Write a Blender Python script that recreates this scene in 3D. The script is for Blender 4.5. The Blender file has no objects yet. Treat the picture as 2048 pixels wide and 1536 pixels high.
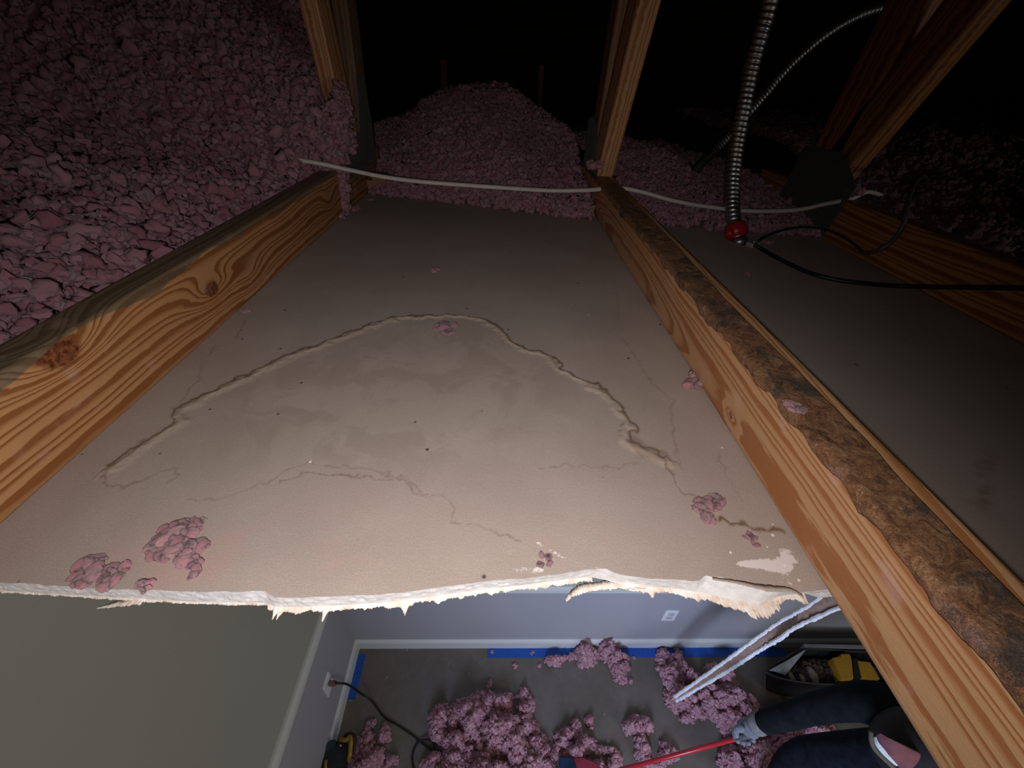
import bpy, bmesh, math, random
import numpy as np
from mathutils import Vector, Matrix

# ------------------------------------------------------------------ camera, world, lights, exposure
A = 2.44            # height of the top of the plasterboard ceiling above the room floor
T = 0.0127          # board thickness
F = 832.3
_p, _y, _r = .6455, .0405, -.0416
FW = np.array([np.sin(_y)*np.cos(_p), np.cos(_y)*np.cos(_p), -np.sin(_p)])
_rt = np.array([np.cos(_y), -np.sin(_y), 0.]); _dn = np.cross(FW, _rt)
RX = np.cos(_r)*_rt + np.sin(_r)*_dn
DY = -np.sin(_r)*_rt + np.cos(_r)*_dn
CAM = np.array([0., 0., A + .2968])
sc = bpy.context.scene
COL = sc.collection
cd = bpy.data.cameras.new('camera'); cam = bpy.data.objects.new('camera', cd); COL.objects.link(cam)
cd.sensor_width = 36; cd.lens = F/2048*36; cd.clip_start = .01
M = Matrix(((RX[0], -DY[0], -FW[0], CAM[0]), (RX[1], -DY[1], -FW[1], CAM[1]), (RX[2], -DY[2], -FW[2], CAM[2]), (0, 0, 0, 1)))
cam.matrix_world = M
sc.camera = cam
w = bpy.data.worlds.new('world'); sc.world = w; w.use_nodes = True
w.node_tree.nodes['Background'].inputs[0].default_value = (0.5, .6, .8, 1)
w.node_tree.nodes['Background'].inputs[1].default_value = 0.0005

def light(name, kind, loc, energy, color, aim=None, **kw):
    l = bpy.data.lights.new(name, kind); l.energy = energy; l.color = color
    for k, v in kw.items(): setattr(l, k, v)
    o = bpy.data.objects.new(name, l); COL.objects.link(o); o.location = Vector(loc)
    if aim is not None:
        o.rotation_euler = (Vector(aim) - Vector(loc)).to_track_quat('-Z', 'Y').to_euler()
    return o
# the phone's own lamp beside the lens
lp = CAM + np.array([-.012, -.050, .004])
light('phone_lamp', 'SPOT', lp, 8.3, (1.0, .925, .895), aim=lp + FW*1.0 + DY*.25 - RX*.14, spot_size=math.radians(138), spot_blend=1.0, shadow_soft_size=.004)
# cool daylight from the room's window behind; added warm fill brightens the left wall
light('window_daylight', 'AREA', (.05, -1.3, 1.55), 11.5, (.60, .70, 1.0), aim=(.95, 1.0, .45), shape='RECTANGLE', size=.7, size_y=.8, spread=math.radians(82))
light('left_wall_fill', 'AREA', (2.3, -1.2, 1.9), 21.0, (1.0, .96, .88), aim=(-.8, .2, 1.4), shape='RECTANGLE', size=.9, size_y=1.6)
vs = sc.view_settings
vs.view_transform = 'Standard'; vs.look = 'None'; vs.gamma = 1; vs.exposure = 0; vs.use_curve_mapping = False

# ------------------------------------------------------------------ measuring helpers
def ray(x, y): return (x-1024)/F*RX + (y-768)/F*DY + FW
def atz(x, y, z): d = ray(x, y); return CAM + d*(z-CAM[2])/d[2]
def aty(x, y, v): d = ray(x, y); return CAM + d*v/d[1]
def atx(x, y, v): d = ray(x, y); return CAM + d*v/d[0]
def atd(x, y, v): return CAM + ray(x, y)*v
rng = np.random.default_rng(7)
random.seed(7)

def hash2(ix, iy, seed):
    h = (ix.astype(np.int64)*374761393 + iy.astype(np.int64)*668265263 + seed*974634777) & 0xffffffff
    h = ((h ^ (h >> 13))*1274126177) & 0xffffffff
    return ((h ^ (h >> 16)) & 0xffffff)/float(0xffffff)
def vn(x, y, seed=0):
    x = np.asarray(x, float); y = np.asarray(y, float) + x*0
    ix = np.floor(x); iy = np.floor(y); fx = x-ix; fy = y-iy
    fx = fx*fx*(3-2*fx); fy = fy*fy*(3-2*fy)
    a = hash2(ix, iy, seed); b = hash2(ix+1, iy, seed); c = hash2(ix, iy+1, seed); d = hash2(ix+1, iy+1, seed)
    return (a*(1-fx)+b*fx)*(1-fy) + (c*(1-fx)+d*fx)*fy - .5
def fbm(x, y, seed=0, o=4):
    s = 0; amp = 1
    for i in range(o):
        s = s + amp*vn(np.asarray(x)*2**i, np.asarray(y)*2**i, seed+i*17); amp *= .5
    return s
def sm(a, b, x): t = np.clip((x-a)/(b-a), 0, 1); return t*t*(3-2*t)

# ------------------------------------------------------------------ object helpers
def tag(o, label=None, cat=None, group=None, kind=None):
    if label: o['label'] = label
    if cat: o['category'] = cat
    if group: o['group'] = group
    if kind: o['kind'] = kind
    return o
def empty(name, loc, label, cat, group=None):
    o = bpy.data.objects.new(name, None); COL.objects.link(o); o.location = Vector(loc); o.empty_display_size = .05
    return tag(o, label, cat, group)
def link(name, me, mat=None, parent=None, smooth=False):
    o = bpy.data.objects.new(name, me); COL.objects.link(o)
    if mat is not None:
        for m_ in (mat if isinstance(mat, (list, tuple)) else [mat]): me.materials.append(m_)
    if parent is not None:
        o.parent = parent; o.matrix_parent_inverse = Matrix.Translation(-Vector(parent.location))
    if smooth: me.polygons.foreach_set('use_smooth', [True]*len(me.polygons))
    return o
def mesh_np(name, V, Fc, mat=None, parent=None, smooth=False, attrs=None, origin=None, fmat=None):
    V = np.asarray(V, float); Fc = np.asarray(Fc)
    if origin is not None: V = V - np.asarray(origin)
    me = bpy.data.meshes.new(name)
    n = Fc.shape[1]
    me.vertices.add(len(V)); me.vertices.foreach_set('co', V.astype(np.float32).ravel())
    me.loops.add(Fc.size); me.loops.foreach_set('vertex_index', Fc.astype(np.int32).ravel())
    me.polygons.add(len(Fc)); me.polygons.foreach_set('loop_start', (np.arange(len(Fc))*n).astype(np.int32))
    me.update(calc_edges=True); me.validate()
    for k, v in (attrs or {}).items():
        a = me.attributes.new(k, 'FLOAT', 'POINT'); a.data.foreach_set('value', np.asarray(v, np.float32).ravel())
    o = link(name, me, mat, parent, smooth)
    if fmat is not None: me.polygons.foreach_set('material_index', np.asarray(fmat, np.int32))
    if origin is not None and parent is None: o.location = Vector(origin)
    if origin is not None and parent is not None: o.matrix_parent_inverse = Matrix.Translation(Vector(origin)-Vector(parent.location))
    return o
def bm_obj(name, bm, mat=None, parent=None, smooth=False, origin=None):
    bmesh.ops.recalc_face_normals(bm, faces=bm.faces)
    me = bpy.data.meshes.new(name)
    if origin is not None: bmesh.ops.translate(bm, verts=bm.verts, vec=-Vector(origin))
    bm.to_mesh(me); bm.free()
    o = link(name, me, mat, parent, smooth)
    if origin is not None and parent is None: o.location = Vector(origin)
    if origin is not None and parent is not None: o.matrix_parent_inverse = Matrix.Translation(Vector(origin)-Vector(parent.location))
    return o
def bm_box(bm, c, s, rot=None, bev=0):
    r = bmesh.ops.create_cube(bm, size=1.0)
    vs_ = r['verts']
    for v in vs_: v.co = Vector((v.co.x*s[0], v.co.y*s[1], v.co.z*s[2]))
    if bev: 
        es = list({e for v in vs_ for e in v.link_edges})
        rr = bmesh.ops.bevel(bm, geom=es, offset=bev, segments=3, affect='EDGES', profile=.5)
        vs_ = list({v for f in rr['faces'] for v in f.verts} | {v for v in vs_ if v.is_valid})
    m = (rot.to_4x4() if rot is not None else Matrix())
    m = Matrix.Translation(Vector(c)) @ m
    bmesh.ops.transform(bm, matrix=m, verts=vs_)
def box(name, lo, hi, mat, parent=None, bev=0):
    bm = bmesh.new(); lo = Vector(lo); hi = Vector(hi)
    bm_box(bm, (lo+hi)/2, hi-lo, bev=bev)
    return bm_obj(name, bm, mat, parent)
def catmull(P, n=8):
    P = [np.asarray(p, float) for p in P]; P = [2*P[0]-P[1]] + P + [2*P[-1]-P[-2]]
    out = []
    for i in range(1, len(P)-2):
        for k in range(n):
            t = k/n
            out.append(.5*((2*P[i]) + (-P[i-1]+P[i+1])*t + (2*P[i-1]-5*P[i]+4*P[i+1]-P[i+2])*t*t + (-P[i-1]+3*P[i]-3*P[i+1]+P[i+2])*t**3))
    out.append(P[-2]); return np.array(out)
def tube_arrays(P, R, seg=12, flat=1.0, closed_ends=True):
    P = np.asarray(P, float); n = len(P); R = np.broadcast_to(np.asarray(R, float), (n,))
    Tn = np.gradient(P, axis=0); Tn /= np.linalg.norm(Tn, axis=1)[:, None] + 1e-12
    up = np.array([0, 0, 1.]) if abs(Tn[0][2]) < .9 else np.array([1., 0, 0])
    V = []; a = np.linspace(0, 2*np.pi, seg, endpoint=False)
    u = np.cross(Tn[0], up); u /= np.linalg.norm(u)
    for i in range(n):
        u = u - Tn[i]*(u@Tn[i]); u /= np.linalg.norm(u); v = np.cross(Tn[i], u)
        V.append(P[i] + R[i]*(np.cos(a)[:, None]*u + flat*np.sin(a)[:, None]*v))
    V = np.concatenate(V)
    i, j = np.meshgrid(np.arange(n-1), np.arange(seg), indexing='ij'); i = i.ravel(); j = j.ravel(); j2 = (j+1) % seg
    Fc = np.stack([i*seg+j, i*seg+j2, (i+1)*seg+j2, (i+1)*seg+j], 1)
    if closed_ends:
        V = np.concatenate([V, P[:1], P[-1:]]); c0 = len(V)-2; c1 = len(V)-1; k = np.arange(seg); k2 = (k+1) % seg
        Fc = np.concatenate([Fc, np.stack([k2, k, np.full(seg, c0), np.full(seg, c0)], 1), np.stack([(n-1)*seg+k, (n-1)*seg+k2, np.full(seg, c1), np.full(seg, c1)], 1)])
    return V, Fc
def fix_tris(Fc): return [tuple(dict.fromkeys(int(q) for q in f)) for f in Fc]
def pydata(name, V, Fc, mat=None, parent=None, smooth=True, origin=None):
    V = np.asarray(V, float)
    if origin is not None: V = V-np.asarray(origin)
    me = bpy.data.meshes.new(name); me.from_pydata([tuple(map(float, v)) for v in V], [], fix_tris(Fc)); me.update()
    o = link(name, me, mat, parent, smooth)
    if origin is not None and parent is None: o.location = Vector(origin)
    if origin is not None and parent is not None: o.matrix_parent_inverse = Matrix.Translation(Vector(origin)-Vector(parent.location))
    return o
def tube(name, P, R, mat, parent=None, seg=12, flat=1.0, n=8, origin=None):
    V, Fc = tube_arrays(catmull(P, n) if n else P, R, seg, flat)
    return pydata(name, V, Fc, mat, parent, True, origin)

# ------------------------------------------------------------------ material helpers
class NT:
    def __init__(s, name, rough=.8, spec=.3, metal=0):
        s.m = bpy.data.materials.new(name); s.m.use_nodes = True; s.t = s.m.node_tree; s.N = s.t.nodes; s.L = s.t.links
        s.b = s.N['Principled BSDF']; s.b.inputs['Roughness'].default_value = rough
        s.b.inputs['Specular IOR Level'].default_value = spec; s.b.inputs['Metallic'].default_value = metal
    def put(s, sock, v):
        if isinstance(v, bpy.types.NodeSocket): s.L.new(v, sock)
        elif isinstance(v, (tuple, list)) and len(v) == 3 and sock.type == 'RGBA': sock.default_value = (*v, 1)
        else: sock.default_value = v
    def obj(s): return s.N.new('ShaderNodeTexCoord').outputs['Object']
    def geo(s): return s.N.new('ShaderNodeNewGeometry').outputs['Position']
    def attr(s, n): a = s.N.new('ShaderNodeAttribute'); a.attribute_name = n; return a.outputs['Fac']
    def math(s, op, a, b=0, clamp=False):
        n = s.N.new('ShaderNodeMath'); n.operation = op; n.use_clamp = clamp; s.put(n.inputs[0], a); s.put(n.inputs[1], b); return n.outputs[0]
    def noise(s, vec, scale, detail=3, rough=.5, dist=0, out=0):
        n = s.N.new('ShaderNodeTexNoise'); s.L.new(vec, n.inputs['Vector']); n.inputs['Scale'].default_value = scale
        n.inputs['Detail'].default_value = detail; n.inputs['Roughness'].default_value = rough; n.inputs['Distortion'].default_value = dist
        return n.outputs[out]
    def voro(s, vec, scale, feature='F1', out=0):
        n = s.N.new('ShaderNodeTexVoronoi'); n.feature = feature; s.L.new(vec, n.inputs['Vector']); n.inputs['Scale'].default_value = scale; return n.outputs[out]
    def mapv(s, vec, scale=(1, 1, 1), rot=(0, 0, 0)):
        n = s.N.new('ShaderNodeMapping'); s.L.new(vec, n.inputs[0]); n.inputs['Scale'].default_value = scale; n.inputs['Rotation'].default_value = rot; return n.outputs[0]
    def ramp(s, fac, stops, interp='LINEAR'):
        n = s.N.new('ShaderNodeValToRGB'); s.L.new(fac, n.inputs[0]); r = n.color_ramp; r.interpolation = interp
        while len(r.elements) < len(stops): r.elements.new(.5)
        for e, (p, c) in zip(r.elements, stops): e.position = p; e.color = (*c, 1) if isinstance(c, (tuple, list)) else (c, c, c, 1)
        return n.outputs[0]
    def mix(s, fac, a, b, mode='MIX'):
        n = s.N.new('ShaderNodeMix'); n.data_type = 'RGBA'; n.blend_type = mode; s.put(n.inputs[0], fac); s.put(n.inputs[6], a); s.put(n.inputs[7], b); return n.outputs[2]
    def bump(s, h, strength=.5, dist=.001, prev=None):
        n = s.N.new('ShaderNodeBump'); s.put(n.inputs['Height'], h); n.inputs['Strength'].default_value = strength; n.inputs['Distance'].default_value = dist
        if prev is not None: s.L.new(prev, n.inputs['Normal'])
        s.L.new(n.outputs[0], s.b.inputs['Normal']); return n.outputs[0]
    def col(s, c): s.put(s.b.inputs['Base Color'], c); return s.m
def plain(name, c, rough=.6, metal=0, spec=.4, nz=0, scale=60, bump=0):
    n = NT(name, rough, spec, metal)
    if nz:
        v = n.noise(n.geo(), scale, 4)
        n.col(n.ramp(v, [(.3, tuple(x*(1-nz) for x in c)), (.7, tuple(min(1, x*(1+nz)) for x in c))]))
        if bump: n.bump(v, .6, bump)
    else: n.col(c)
    return n.m

def m_paper():
    n = NT('kraft_paper', .85, .2)
    g = n.geo()
    fib = n.noise(n.mapv(g, (1, 5, 1)), 260, 3, .6)
    blo = n.noise(g, 9, 5, .6, .4)
    c = n.ramp(blo, [(.3, (.375, .305, .268)), (.7, (.445, .372, .330))])
    c = n.mix(n.math('MULTIPLY', n.math('SUBTRACT', fib, .5), .5), c, (1, 1, 1), 'OVERLAY')
    weave = n.noise(n.mapv(g, (1, 1, 1)), 900, 2, .7)
    c = n.mix(.18, c, n.ramp(weave, [(.35, (.2, .16, .14)), (.65, (.62, .54, .48))]))
    # damp, faintly darker blotches inside the old water ring
    b2 = n.noise(g, 16, 6, .62, .8)
    bm_ = n.math('MULTIPLY', n.ramp(b2, [(.47, 0.), (.56, 1.)]), n.attr('blotch'))
    c = n.mix(n.math('MULTIPLY', bm_, .30), c, (.26, .20, .165))
    pinky = n.ramp(n.noise(g, 22, 4, .6), [(.52, 0.), (.66, 1.)])
    c = n.mix(n.math('MULTIPLY', n.math('MULTIPLY', pinky, n.attr('pink')), .22), c, (.60, .30, .28))
    c = n.mix(n.math('MULTIPLY', n.attr('pale'), .65), c, (.55, .47, .385))
    c = n.mix(n.math('MULTIPLY', n.attr('stain'), .85, True), c, (.16, .095, .055))
    # specks of dirt
    sp = n.voro(g, 26); c = n.mix(n.ramp(sp, [(.035, .85), (.06, 0.)]), c, (.05, .035, .03))
    # chalky gypsum dust
    d1 = n.noise(g, 420, 3, .7)
    d2 = n.noise(g, 75, 5, .7); d0 = n.math('ADD', n.math('MULTIPLY', n.attr('dust'), .45), n.math('ADD', n.math('MULTIPLY', d1, .35), n.math('MULTIPLY', d2, .55)))
    c = n.mix(n.ramp(d0, [(.80, 0.), (.88, .85)]), c, (.84, .78, .77))
    cr = n.voro(n.geo(), 190); sp_ = n.N.new('ShaderNodeSeparateColor'); n.L.new(n.voro(n.geo(), 190, out=1), sp_.inputs[0]); lim = n.math('MULTIPLY', n.math('LESS_THAN', sp_.outputs[0], n.math('MULTIPLY', n.attr('crumb'), .30)), n.math('MULTIPLY', sp_.outputs[1], .27))
    c = n.mix(n.math('LESS_THAN', cr, lim), c, (.88, .82, .74))
    n.bump(n.math('ADD', n.math('MULTIPLY', fib, .6), weave), .35, .0006)
    return n.col(c)
PAPER = m_paper()
def m_gyp():
    n = NT('gypsum_core', .9, .15); g = n.geo(); v = n.noise(g, 180, 5, .65)
    n.bump(v, .5, .001); return n.col(n.ramp(v, [(.3, (.72, .71, .72)), (.7, (.86, .86, .88))]))
GYP = m_gyp()
def m_fringe():
    n = NT('torn_paper', .9, .1); g = n.geo(); v = n.noise(g, 120, 4, .6)
    n.bump(n.noise(g, 500, 3), .6, .001); return n.col(n.ramp(v, [(.35, (.85, .82, .79)), (.5, (.80, .72, .65)), (.66, (.68, .54, .44))]))
FRINGE = m_fringe()
def m_wood(name, early=(.57, .345, .175), late=(.25, .085, .022), freq=115, grey=(.20, .155, .10), sat=1.0):
    n = NT(name, .5, .35); g = n.geo()
    nz = n.noise(n.mapv(g, (6, .8, 6)), 14, 4, .6)
    G = n.math('ADD', n.math('MULTIPLY', n.attr('G'), freq), n.math('ADD', n.math('MULTIPLY', nz, .7), n.math('MULTIPLY', n.math('SINE', n.math('MULTIPLY', n.attr('G'), freq*2.1)), .32)))
    fr = n.math('FRACT', G)
    prof = n.ramp(fr, [(0., 0.02), (.38, .10), (.58, .50), (.72, 1.), (.92, .98), (.97, .05)])
    c = n.mix(prof, early, late)
    fine = n.noise(n.mapv(g, (18, 1.1, 18)), 60, 3, .7)
    c = n.mix(.30, c, n.mix(fine, (.12, .05, .02), (.95, .72, .42)), 'SOFT_LIGHT')
    lo = n.noise(g, 7, 3); c = n.mix(n.math('MULTIPLY', lo, .35), c, (.42, .18, .06))
    k = n.attr('knot'); kn = n.noise(g, 240, 3, .6)
    c = n.mix(n.ramp(k, [(.35, 0.), (.55, 1.)]), c, n.ramp(kn, [(.4, (.10, .025, .012)), (.62, (.30, .10, .035))]))
    gr = n.math('ADD', n.attr('grey'), n.math('MULTIPLY', n.math('SUBTRACT', n.noise(n.mapv(g, (3, .8, 3)), 30, 4, .6), .5), .5))
    gc = n.mix(fine, tuple(x*.75 for x in grey), tuple(x*1.3 for x in grey))
    gc = n.mix(n.math('MULTIPLY', prof, .55), gc, (.07, .045, .025))
    c = n.mix(n.ramp(gr, [(.42, 0.), (.58, .88)]), c, gc)
    # fuzzy grime
    f1 = n.noise(g, 75, 6, .75, 1.4); f2 = n.noise(g, 24, 5, .68, .5); f3 = n.noise(g, 420, 3, .75, 2.5)
    dc = n.ramp(f1, [(.36, (.085, .05, .032)), (.45, (.27, .125, .06)), (.55, (.42, .21, .10)), (.68, (.60, .38, .22))])
    dc = n.mix(n.ramp(f2, [(.525, 0.), (.60, .92)]), dc, n.mix(f1, (.035, .032, .03), (.17, .14, .12)))
    dc = n.mix(n.ramp(f3, [(.60, 0.), (.70, .75)]), dc, (.55, .36, .22))
    dm = n.math('ADD', n.attr('dirt'), n.math('MULTIPLY', n.math('SUBTRACT', n.noise(g, 40, 5, .65), .5), .35))
    dmk = n.ramp(dm, [(.44, 0.), (.54, .96)])
    c = n.mix(dmk, c, dc)
    pu = n.ramp(n.noise(g, 30, 3), [(.6, 0.), (.72, .35)])
    c = n.mix(n.math('MULTIPLY', pu, n.attr('dust')), c, (.75, .5, .47))
    b1 = n.bump(n.math('ADD', n.math('MULTIPLY', prof, -.5), fine), .35, .0008)
    n.bump(n.math('MULTIPLY', n.math('ADD', f3, f1), dmk), 1.0, .0025, b1)
    return n.col(c)
WOOD = m_wood('pine_lumber', (.69, .44, .255), (.43, .185, .075))
WOODL = m_wood('left_pine_lumber', (.58, .33, .165), (.26, .10, .03))
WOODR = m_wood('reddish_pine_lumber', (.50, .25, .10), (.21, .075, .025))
WOODD = m_wood('weathered_pine_lumber', (.30, .20, .13), (.16, .095, .06))
def m_fluff(name='pink_fibre', a=(.54, .21, .27), b=(.80, .45, .52), wm=.30):
    n = NT(name, 1.0, .05); g = n.geo()
    v = n.noise(g, 160, 5, .7); t = n.attr('tint')
    c = n.mix(t, a, b); c = n.mix(n.math('MULTIPLY', v, wm), c, (.86, .60, .63)); 
    n.bump(n.noise(g, 420, 5, .8, 1.5), 1.0, .005)
    n.b.inputs['Subsurface Weight'].default_value = .6; n.b.inputs['Subsurface Radius'].default_value = (1, .6, .65); n.b.inputs['Subsurface Scale'].default_value = .006
    return n.col(c)
FLUFF = m_fluff()
FLUFFL = m_fluff('clean_pink_fibre', (.66, .27, .32), (.80, .42, .46), .2)
FLUFF_SHADE = m_fluff('shaded_pink_fibre', (.20, .11, .12), (.30, .19, .20), .12)  # darker copy of the fibre, attic shade put into its colour
def m_metal(name, c=(.42, .42, .43), rough=.32):
    n = NT(name, rough, .5, 1.0); g = n.geo(); v = n.noise(g, 60, 3)
    n.put(n.b.inputs['Roughness'], n.ramp(v, [(.3, rough*.8), (.7, rough*1.3)])); return n.col(c)
STEEL = m_metal('galvanized_steel', (.5, .5, .52), .38); PLATE = plain('plate_steel', (.13, .145, .13), .5, metal=.3, spec=.6)
def m_paint(name, a, b, rough=.55):
    n = NT(name, rough, .35); g = n.geo(); v = n.noise(g, 320, 3, .6)
    n.bump(v, .35, .0012); return n.col(n.mix(n.noise(g, 3, 3), a, b))
WUP = m_paint('wall_paint_upper', (.36, .36, .31), (.40, .40, .345))
WLO = m_paint('wall_paint_lower', (.37, .365, .39), (.41, .405, .43))
TRIM = m_paint('trim_paint', (.62, .63, .61), (.67, .68, .66), .4)
def m_floor():
    n = NT('floor_protection_paper', .5, .35); g = n.geo()
    c = n.ramp(n.noise(g, 5, 5, .6, .6), [(.3, (.125, .108, .088)), (.7, (.175, .155, .135))])
    c = n.mix(n.ramp(n.noise(g, 14, 6, .7), [(.55, 0.), (.7, .5)]), c, (.20, .19, .19))
    c = n.mix(n.ramp(n.voro(g, 14), [(.03, .8), (.045, 0.)]), c, (.6, .58, .56))
    n.bump(n.noise(g, 40, 4), .2, .002); return n.col(c)
FLOOR = m_floor()
CABLE = plain('cable_sheath_white', (.72, .66, .63), .45, nz=.06)
BLACK = plain('black_rubber', (.012, .012, .013), .45, nz=.2)
REDP = plain('red_plastic', (.42, .02, .03), .35, nz=.1)
TAPE = plain('blue_masking_tape', (.015, .09, .42), .6, nz=.12, scale=90)
YEL = plain('yellow_plastic', (.34, .19, .015), .45, nz=.1)
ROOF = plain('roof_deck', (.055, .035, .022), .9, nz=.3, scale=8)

# ------------------------------------------------------------------ large structure: ceiling board with the broken hole
edge_px = [(-60, 1160), (0, 1165), (100, 1171), (200, 1177), (300, 1180), (400, 1184), (530, 1183), (552, 1194), (600, 1196), (650, 1194), (700, 1192), (760, 1190),
           (820, 1183), (880, 1175), (940, 1168), (1000, 1160), (1050, 1157), (1100, 1150), (1150, 1144), (1180, 1139), (1212, 1137), (1230, 1146), (1262, 1152), (1300, 1157),
           (1350, 1160), (1398, 1162), (1412, 1152), (1440, 1154), (1480, 1168), (1520, 1173), (1560, 1182), (1600, 1184), (1640, 1180), (1700, 1176), (1900, 1150), (1990, 1150), (2048, 1167), (2120, 1175)]
E_ = np.array([atz(x, y, A)[:2] for x, y in edge_px])
low_px = [(-60, 1177), (0, 1181), (100, 1187), (200, 1193), (300, 1199), (400, 1204), (530, 1206), (552, 1214), (600, 1214), (650, 1212), (700, 1210), (760, 1206),
          (820, 1199), (880, 1191), (940, 1183), (1000, 1175), (1050, 1170), (1100, 1163), (1150, 1157), (1180, 1154), (1212, 1160), (1230, 1166), (1262, 1171), (1300, 1174),
          (1350, 1177), (1398, 1185), (1425, 1190), (1440, 1194), (1480, 1202), (1520, 1209), (1560, 1192), (1600, 1184), (1640, 1196), (1700, 1190), (1900, 1170), (1990, 1166), (2048, 1190), (2120, 1195)]
L_ = np.array([atz(x, y, A-T)[:2] for x, y in low_px])
def edge_top(x): return np.interp(x, E_[:, 0], E_[:, 1])
def edge_low(x): return np.interp(x, L_[:, 0], L_[:, 1])
def px2xy(pts): return np.array([atz(x, y, A)[:2] for x, y in pts])

def poly_dist(X, Y, P):
    best = np.full(X.shape, 1e9); sgn = np.zeros(X.shape)
    for (ax, ay), (bx, by) in zip(P[:-1], P[1:]):
        dx, dy = bx-ax, by-ay; L2 = dx*dx+dy*dy+1e-12
        t = np.clip(((X-ax)*dx+(Y-ay)*dy)/L2, 0, 1); d = np.hypot(X-ax-t*dx, Y-ay-t*dy)
        m = d < best; best = np.where(m, d, best); sgn = np.where(m, np.sign(dx*(Y-ay)-dy*(X-ax)), sgn)
    return best, sgn
ring = [(212, 935), (245, 912), (300, 880), (345, 845), (352, 818), (400, 793), (435, 775), (470, 760), (500, 748), (545, 725), (590, 705), (640, 688), (690, 670), (740, 650), (775, 638), (800, 634), (850, 632), (900, 629),
        (950, 636), (985, 648), (1005, 662), (1020, 684), (1050, 697), (1085, 705), (1110, 720), (1130, 742), (1165, 760), (1200, 775), (1230, 800), (1245, 820), (1262, 842), (1268, 860), (1262, 878), (1280, 895), (1305, 905), (1325, 915)]
thin = [([(212, 935), (215, 968), (250, 975), (300, 950), (330, 942), (355, 940), (340, 965)], .0011, .7),
        ([(375, 995), (430, 1000), (470, 985), (530, 970), (560, 945), (620, 925), (700, 932), (760, 945), (800, 955), (830, 968), (860, 1000)], .0009, .45),
        ([(560, 965), (600, 950), (680, 945), (740, 955), (790, 956), (822, 972), (828, 985), (880, 992), (905, 1005), (903, 1045), (930, 1052), (975, 1055), (1000, 1072), (1040, 1082)], .0009, .6),
        ([(1325, 915), (1350, 965), (1375, 990), (1395, 995)], .0013, .8), ([(1438, 1040), (1465, 1048), (1480, 1045), (1510, 1055), (1560, 1062)], .0018, 1.),
        ([(1275, 923), (1230, 934), (1180, 935), (1130, 930), (1080, 938)], .0009, .45),
        ([(490, 640), (470, 680), (430, 695), (405, 720), (398, 760), (370, 790), (350, 820)], .0010, .5),
        ([(1225, 540), (1235, 600), (1240, 640)], .0012, .25), ([(1240, 675), (1270, 710), (1290, 745), (1320, 780), (1345, 800), (1340, 830), (1350, 870), (1352, 905), (1362, 935)], .0016, .35),
        ([(1435, 905), (1450, 940), (1475, 980), (1478, 1000)], .0009, .35),
        ([(1985, 900), (1965, 940), (1975, 975), (1955, 1010), (1990, 1030)], .004, .55),
        ([(205, 950), (225, 935), (270, 905), (285, 885)], .004, .5)]
# grid
def axis(segs):
    out = [segs[0][0]]
    for a, b, n in segs: out += list(np.linspace(a, b, n+1)[1:])
    return np.array(out)
xs = axis([(-.80, -.44, 20), (-.44, .30, 740), (.30, .80, 60), (.80, 3.0, 22)])
vsx = axis([(0., .34, 340), (.34, .62, 190), (.62, 1.0, 90)])
X, Vv = np.meshgrid(xs, vsx, indexing='ij')
inside = (X > -.395) & (X < .80)
y0 = np.where(inside, edge_top(X), -.6)
# vertical hole sides
jag = .0008*fbm(X*90, X*0, 3) * inside
Yg = (y0+jag) + Vv*(1.46 - (y0+jag))
Z = np.full(X.shape, A)
d, s = poly_dist(X + .0075*fbm(X*75, Yg*75, 5), Yg + .0095*fbm(X*75, Yg*75, 8), px2xy(ring))
sd = d*s   # positive on the outer side (left of travel)
outer = sd
rw = np.interp(X, [-.25, -.05, .1, .2], [.0075, .0040, .0055, .0085])
Z = Z + .0020*np.exp(-((outer+rw*.9)/(rw*.8))**2)
stain = 1.0*np.exp(-((outer-.0008)/.0015)**2) * np.where(outer > 0, 1, 1) + .30*np.exp(-((outer+rw*1.2)/(rw*1.0))**2)  # ring's dark line: water stain plus painted shade of the paper ridge
pale = .9*np.exp(-((outer+rw*1.0)/(rw*.9))**2)  # pale band: lit side of the paper ridge painted into the colour
for P, wd, st in thin:
    dd, _ = poly_dist(X + .006*fbm(X*120, Yg*120, 11), Yg + .006*fbm(X*120, Yg*120, 12), px2xy(P))
    stain = np.maximum(stain, st*1.15*np.exp(-(dd/(wd*.95))**2)*(.75+.7*fbm(X*40, Yg*40, 2)))
dd, _ = poly_dist(X, Yg, px2xy([(1270, 885), (1290, 905), (1325, 915)]))
stain = np.maximum(stain, .5*sm(.011, .006, dd+.004*fbm(X*90, Yg*90, 33)))
def blob(px, py, rx, ry): 
    c = atz(px, py, A); return np.exp(-((X-c[0])/rx)**2-((Yg-c[1])/ry)**2)
blotch = np.clip(blob(850, 760, .17, .10)*1.6 + blob(700, 820, .12, .08) + blob(880, 690, .05, .08), 0, 1)
blotch = np.where(outer > 0, blotch*.1, blotch)
pink = np.clip(blob(560, 1110, .10, .05) + blob(350, 1090, .05, .03) + blob(330, 700, .04, .12)*.5 + blob(1110, 1110, .05, .03), 0, 1)
dust = np.clip(blob(1540, 1130, .020, .0075)*1.35 + blob(1485, 1128, .010, .003)*.9 + blob(1575, 1105, .010, .010)*1.0 + blob(1060, 1140, .022, .006)*.9 + blob(700, 1190, .05, .003)*.4 + blob(1585, 1165, .02, .006)*.7, 0, 1.3)
dd, _ = poly_dist(X, Yg, px2xy([(1075, 1085), (1120, 1112), (1160, 1132), (1200, 1138)])); dust = np.maximum(dust, .8*np.exp(-(dd/.003)**2))
de = Yg-edge_top(X); dust = np.maximum(dust, np.where(inside, .55*np.exp(-(de/.0022)**2), 0))
dust = np.where(Yg < edge_top(X)+.0008, dust, dust)
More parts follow.
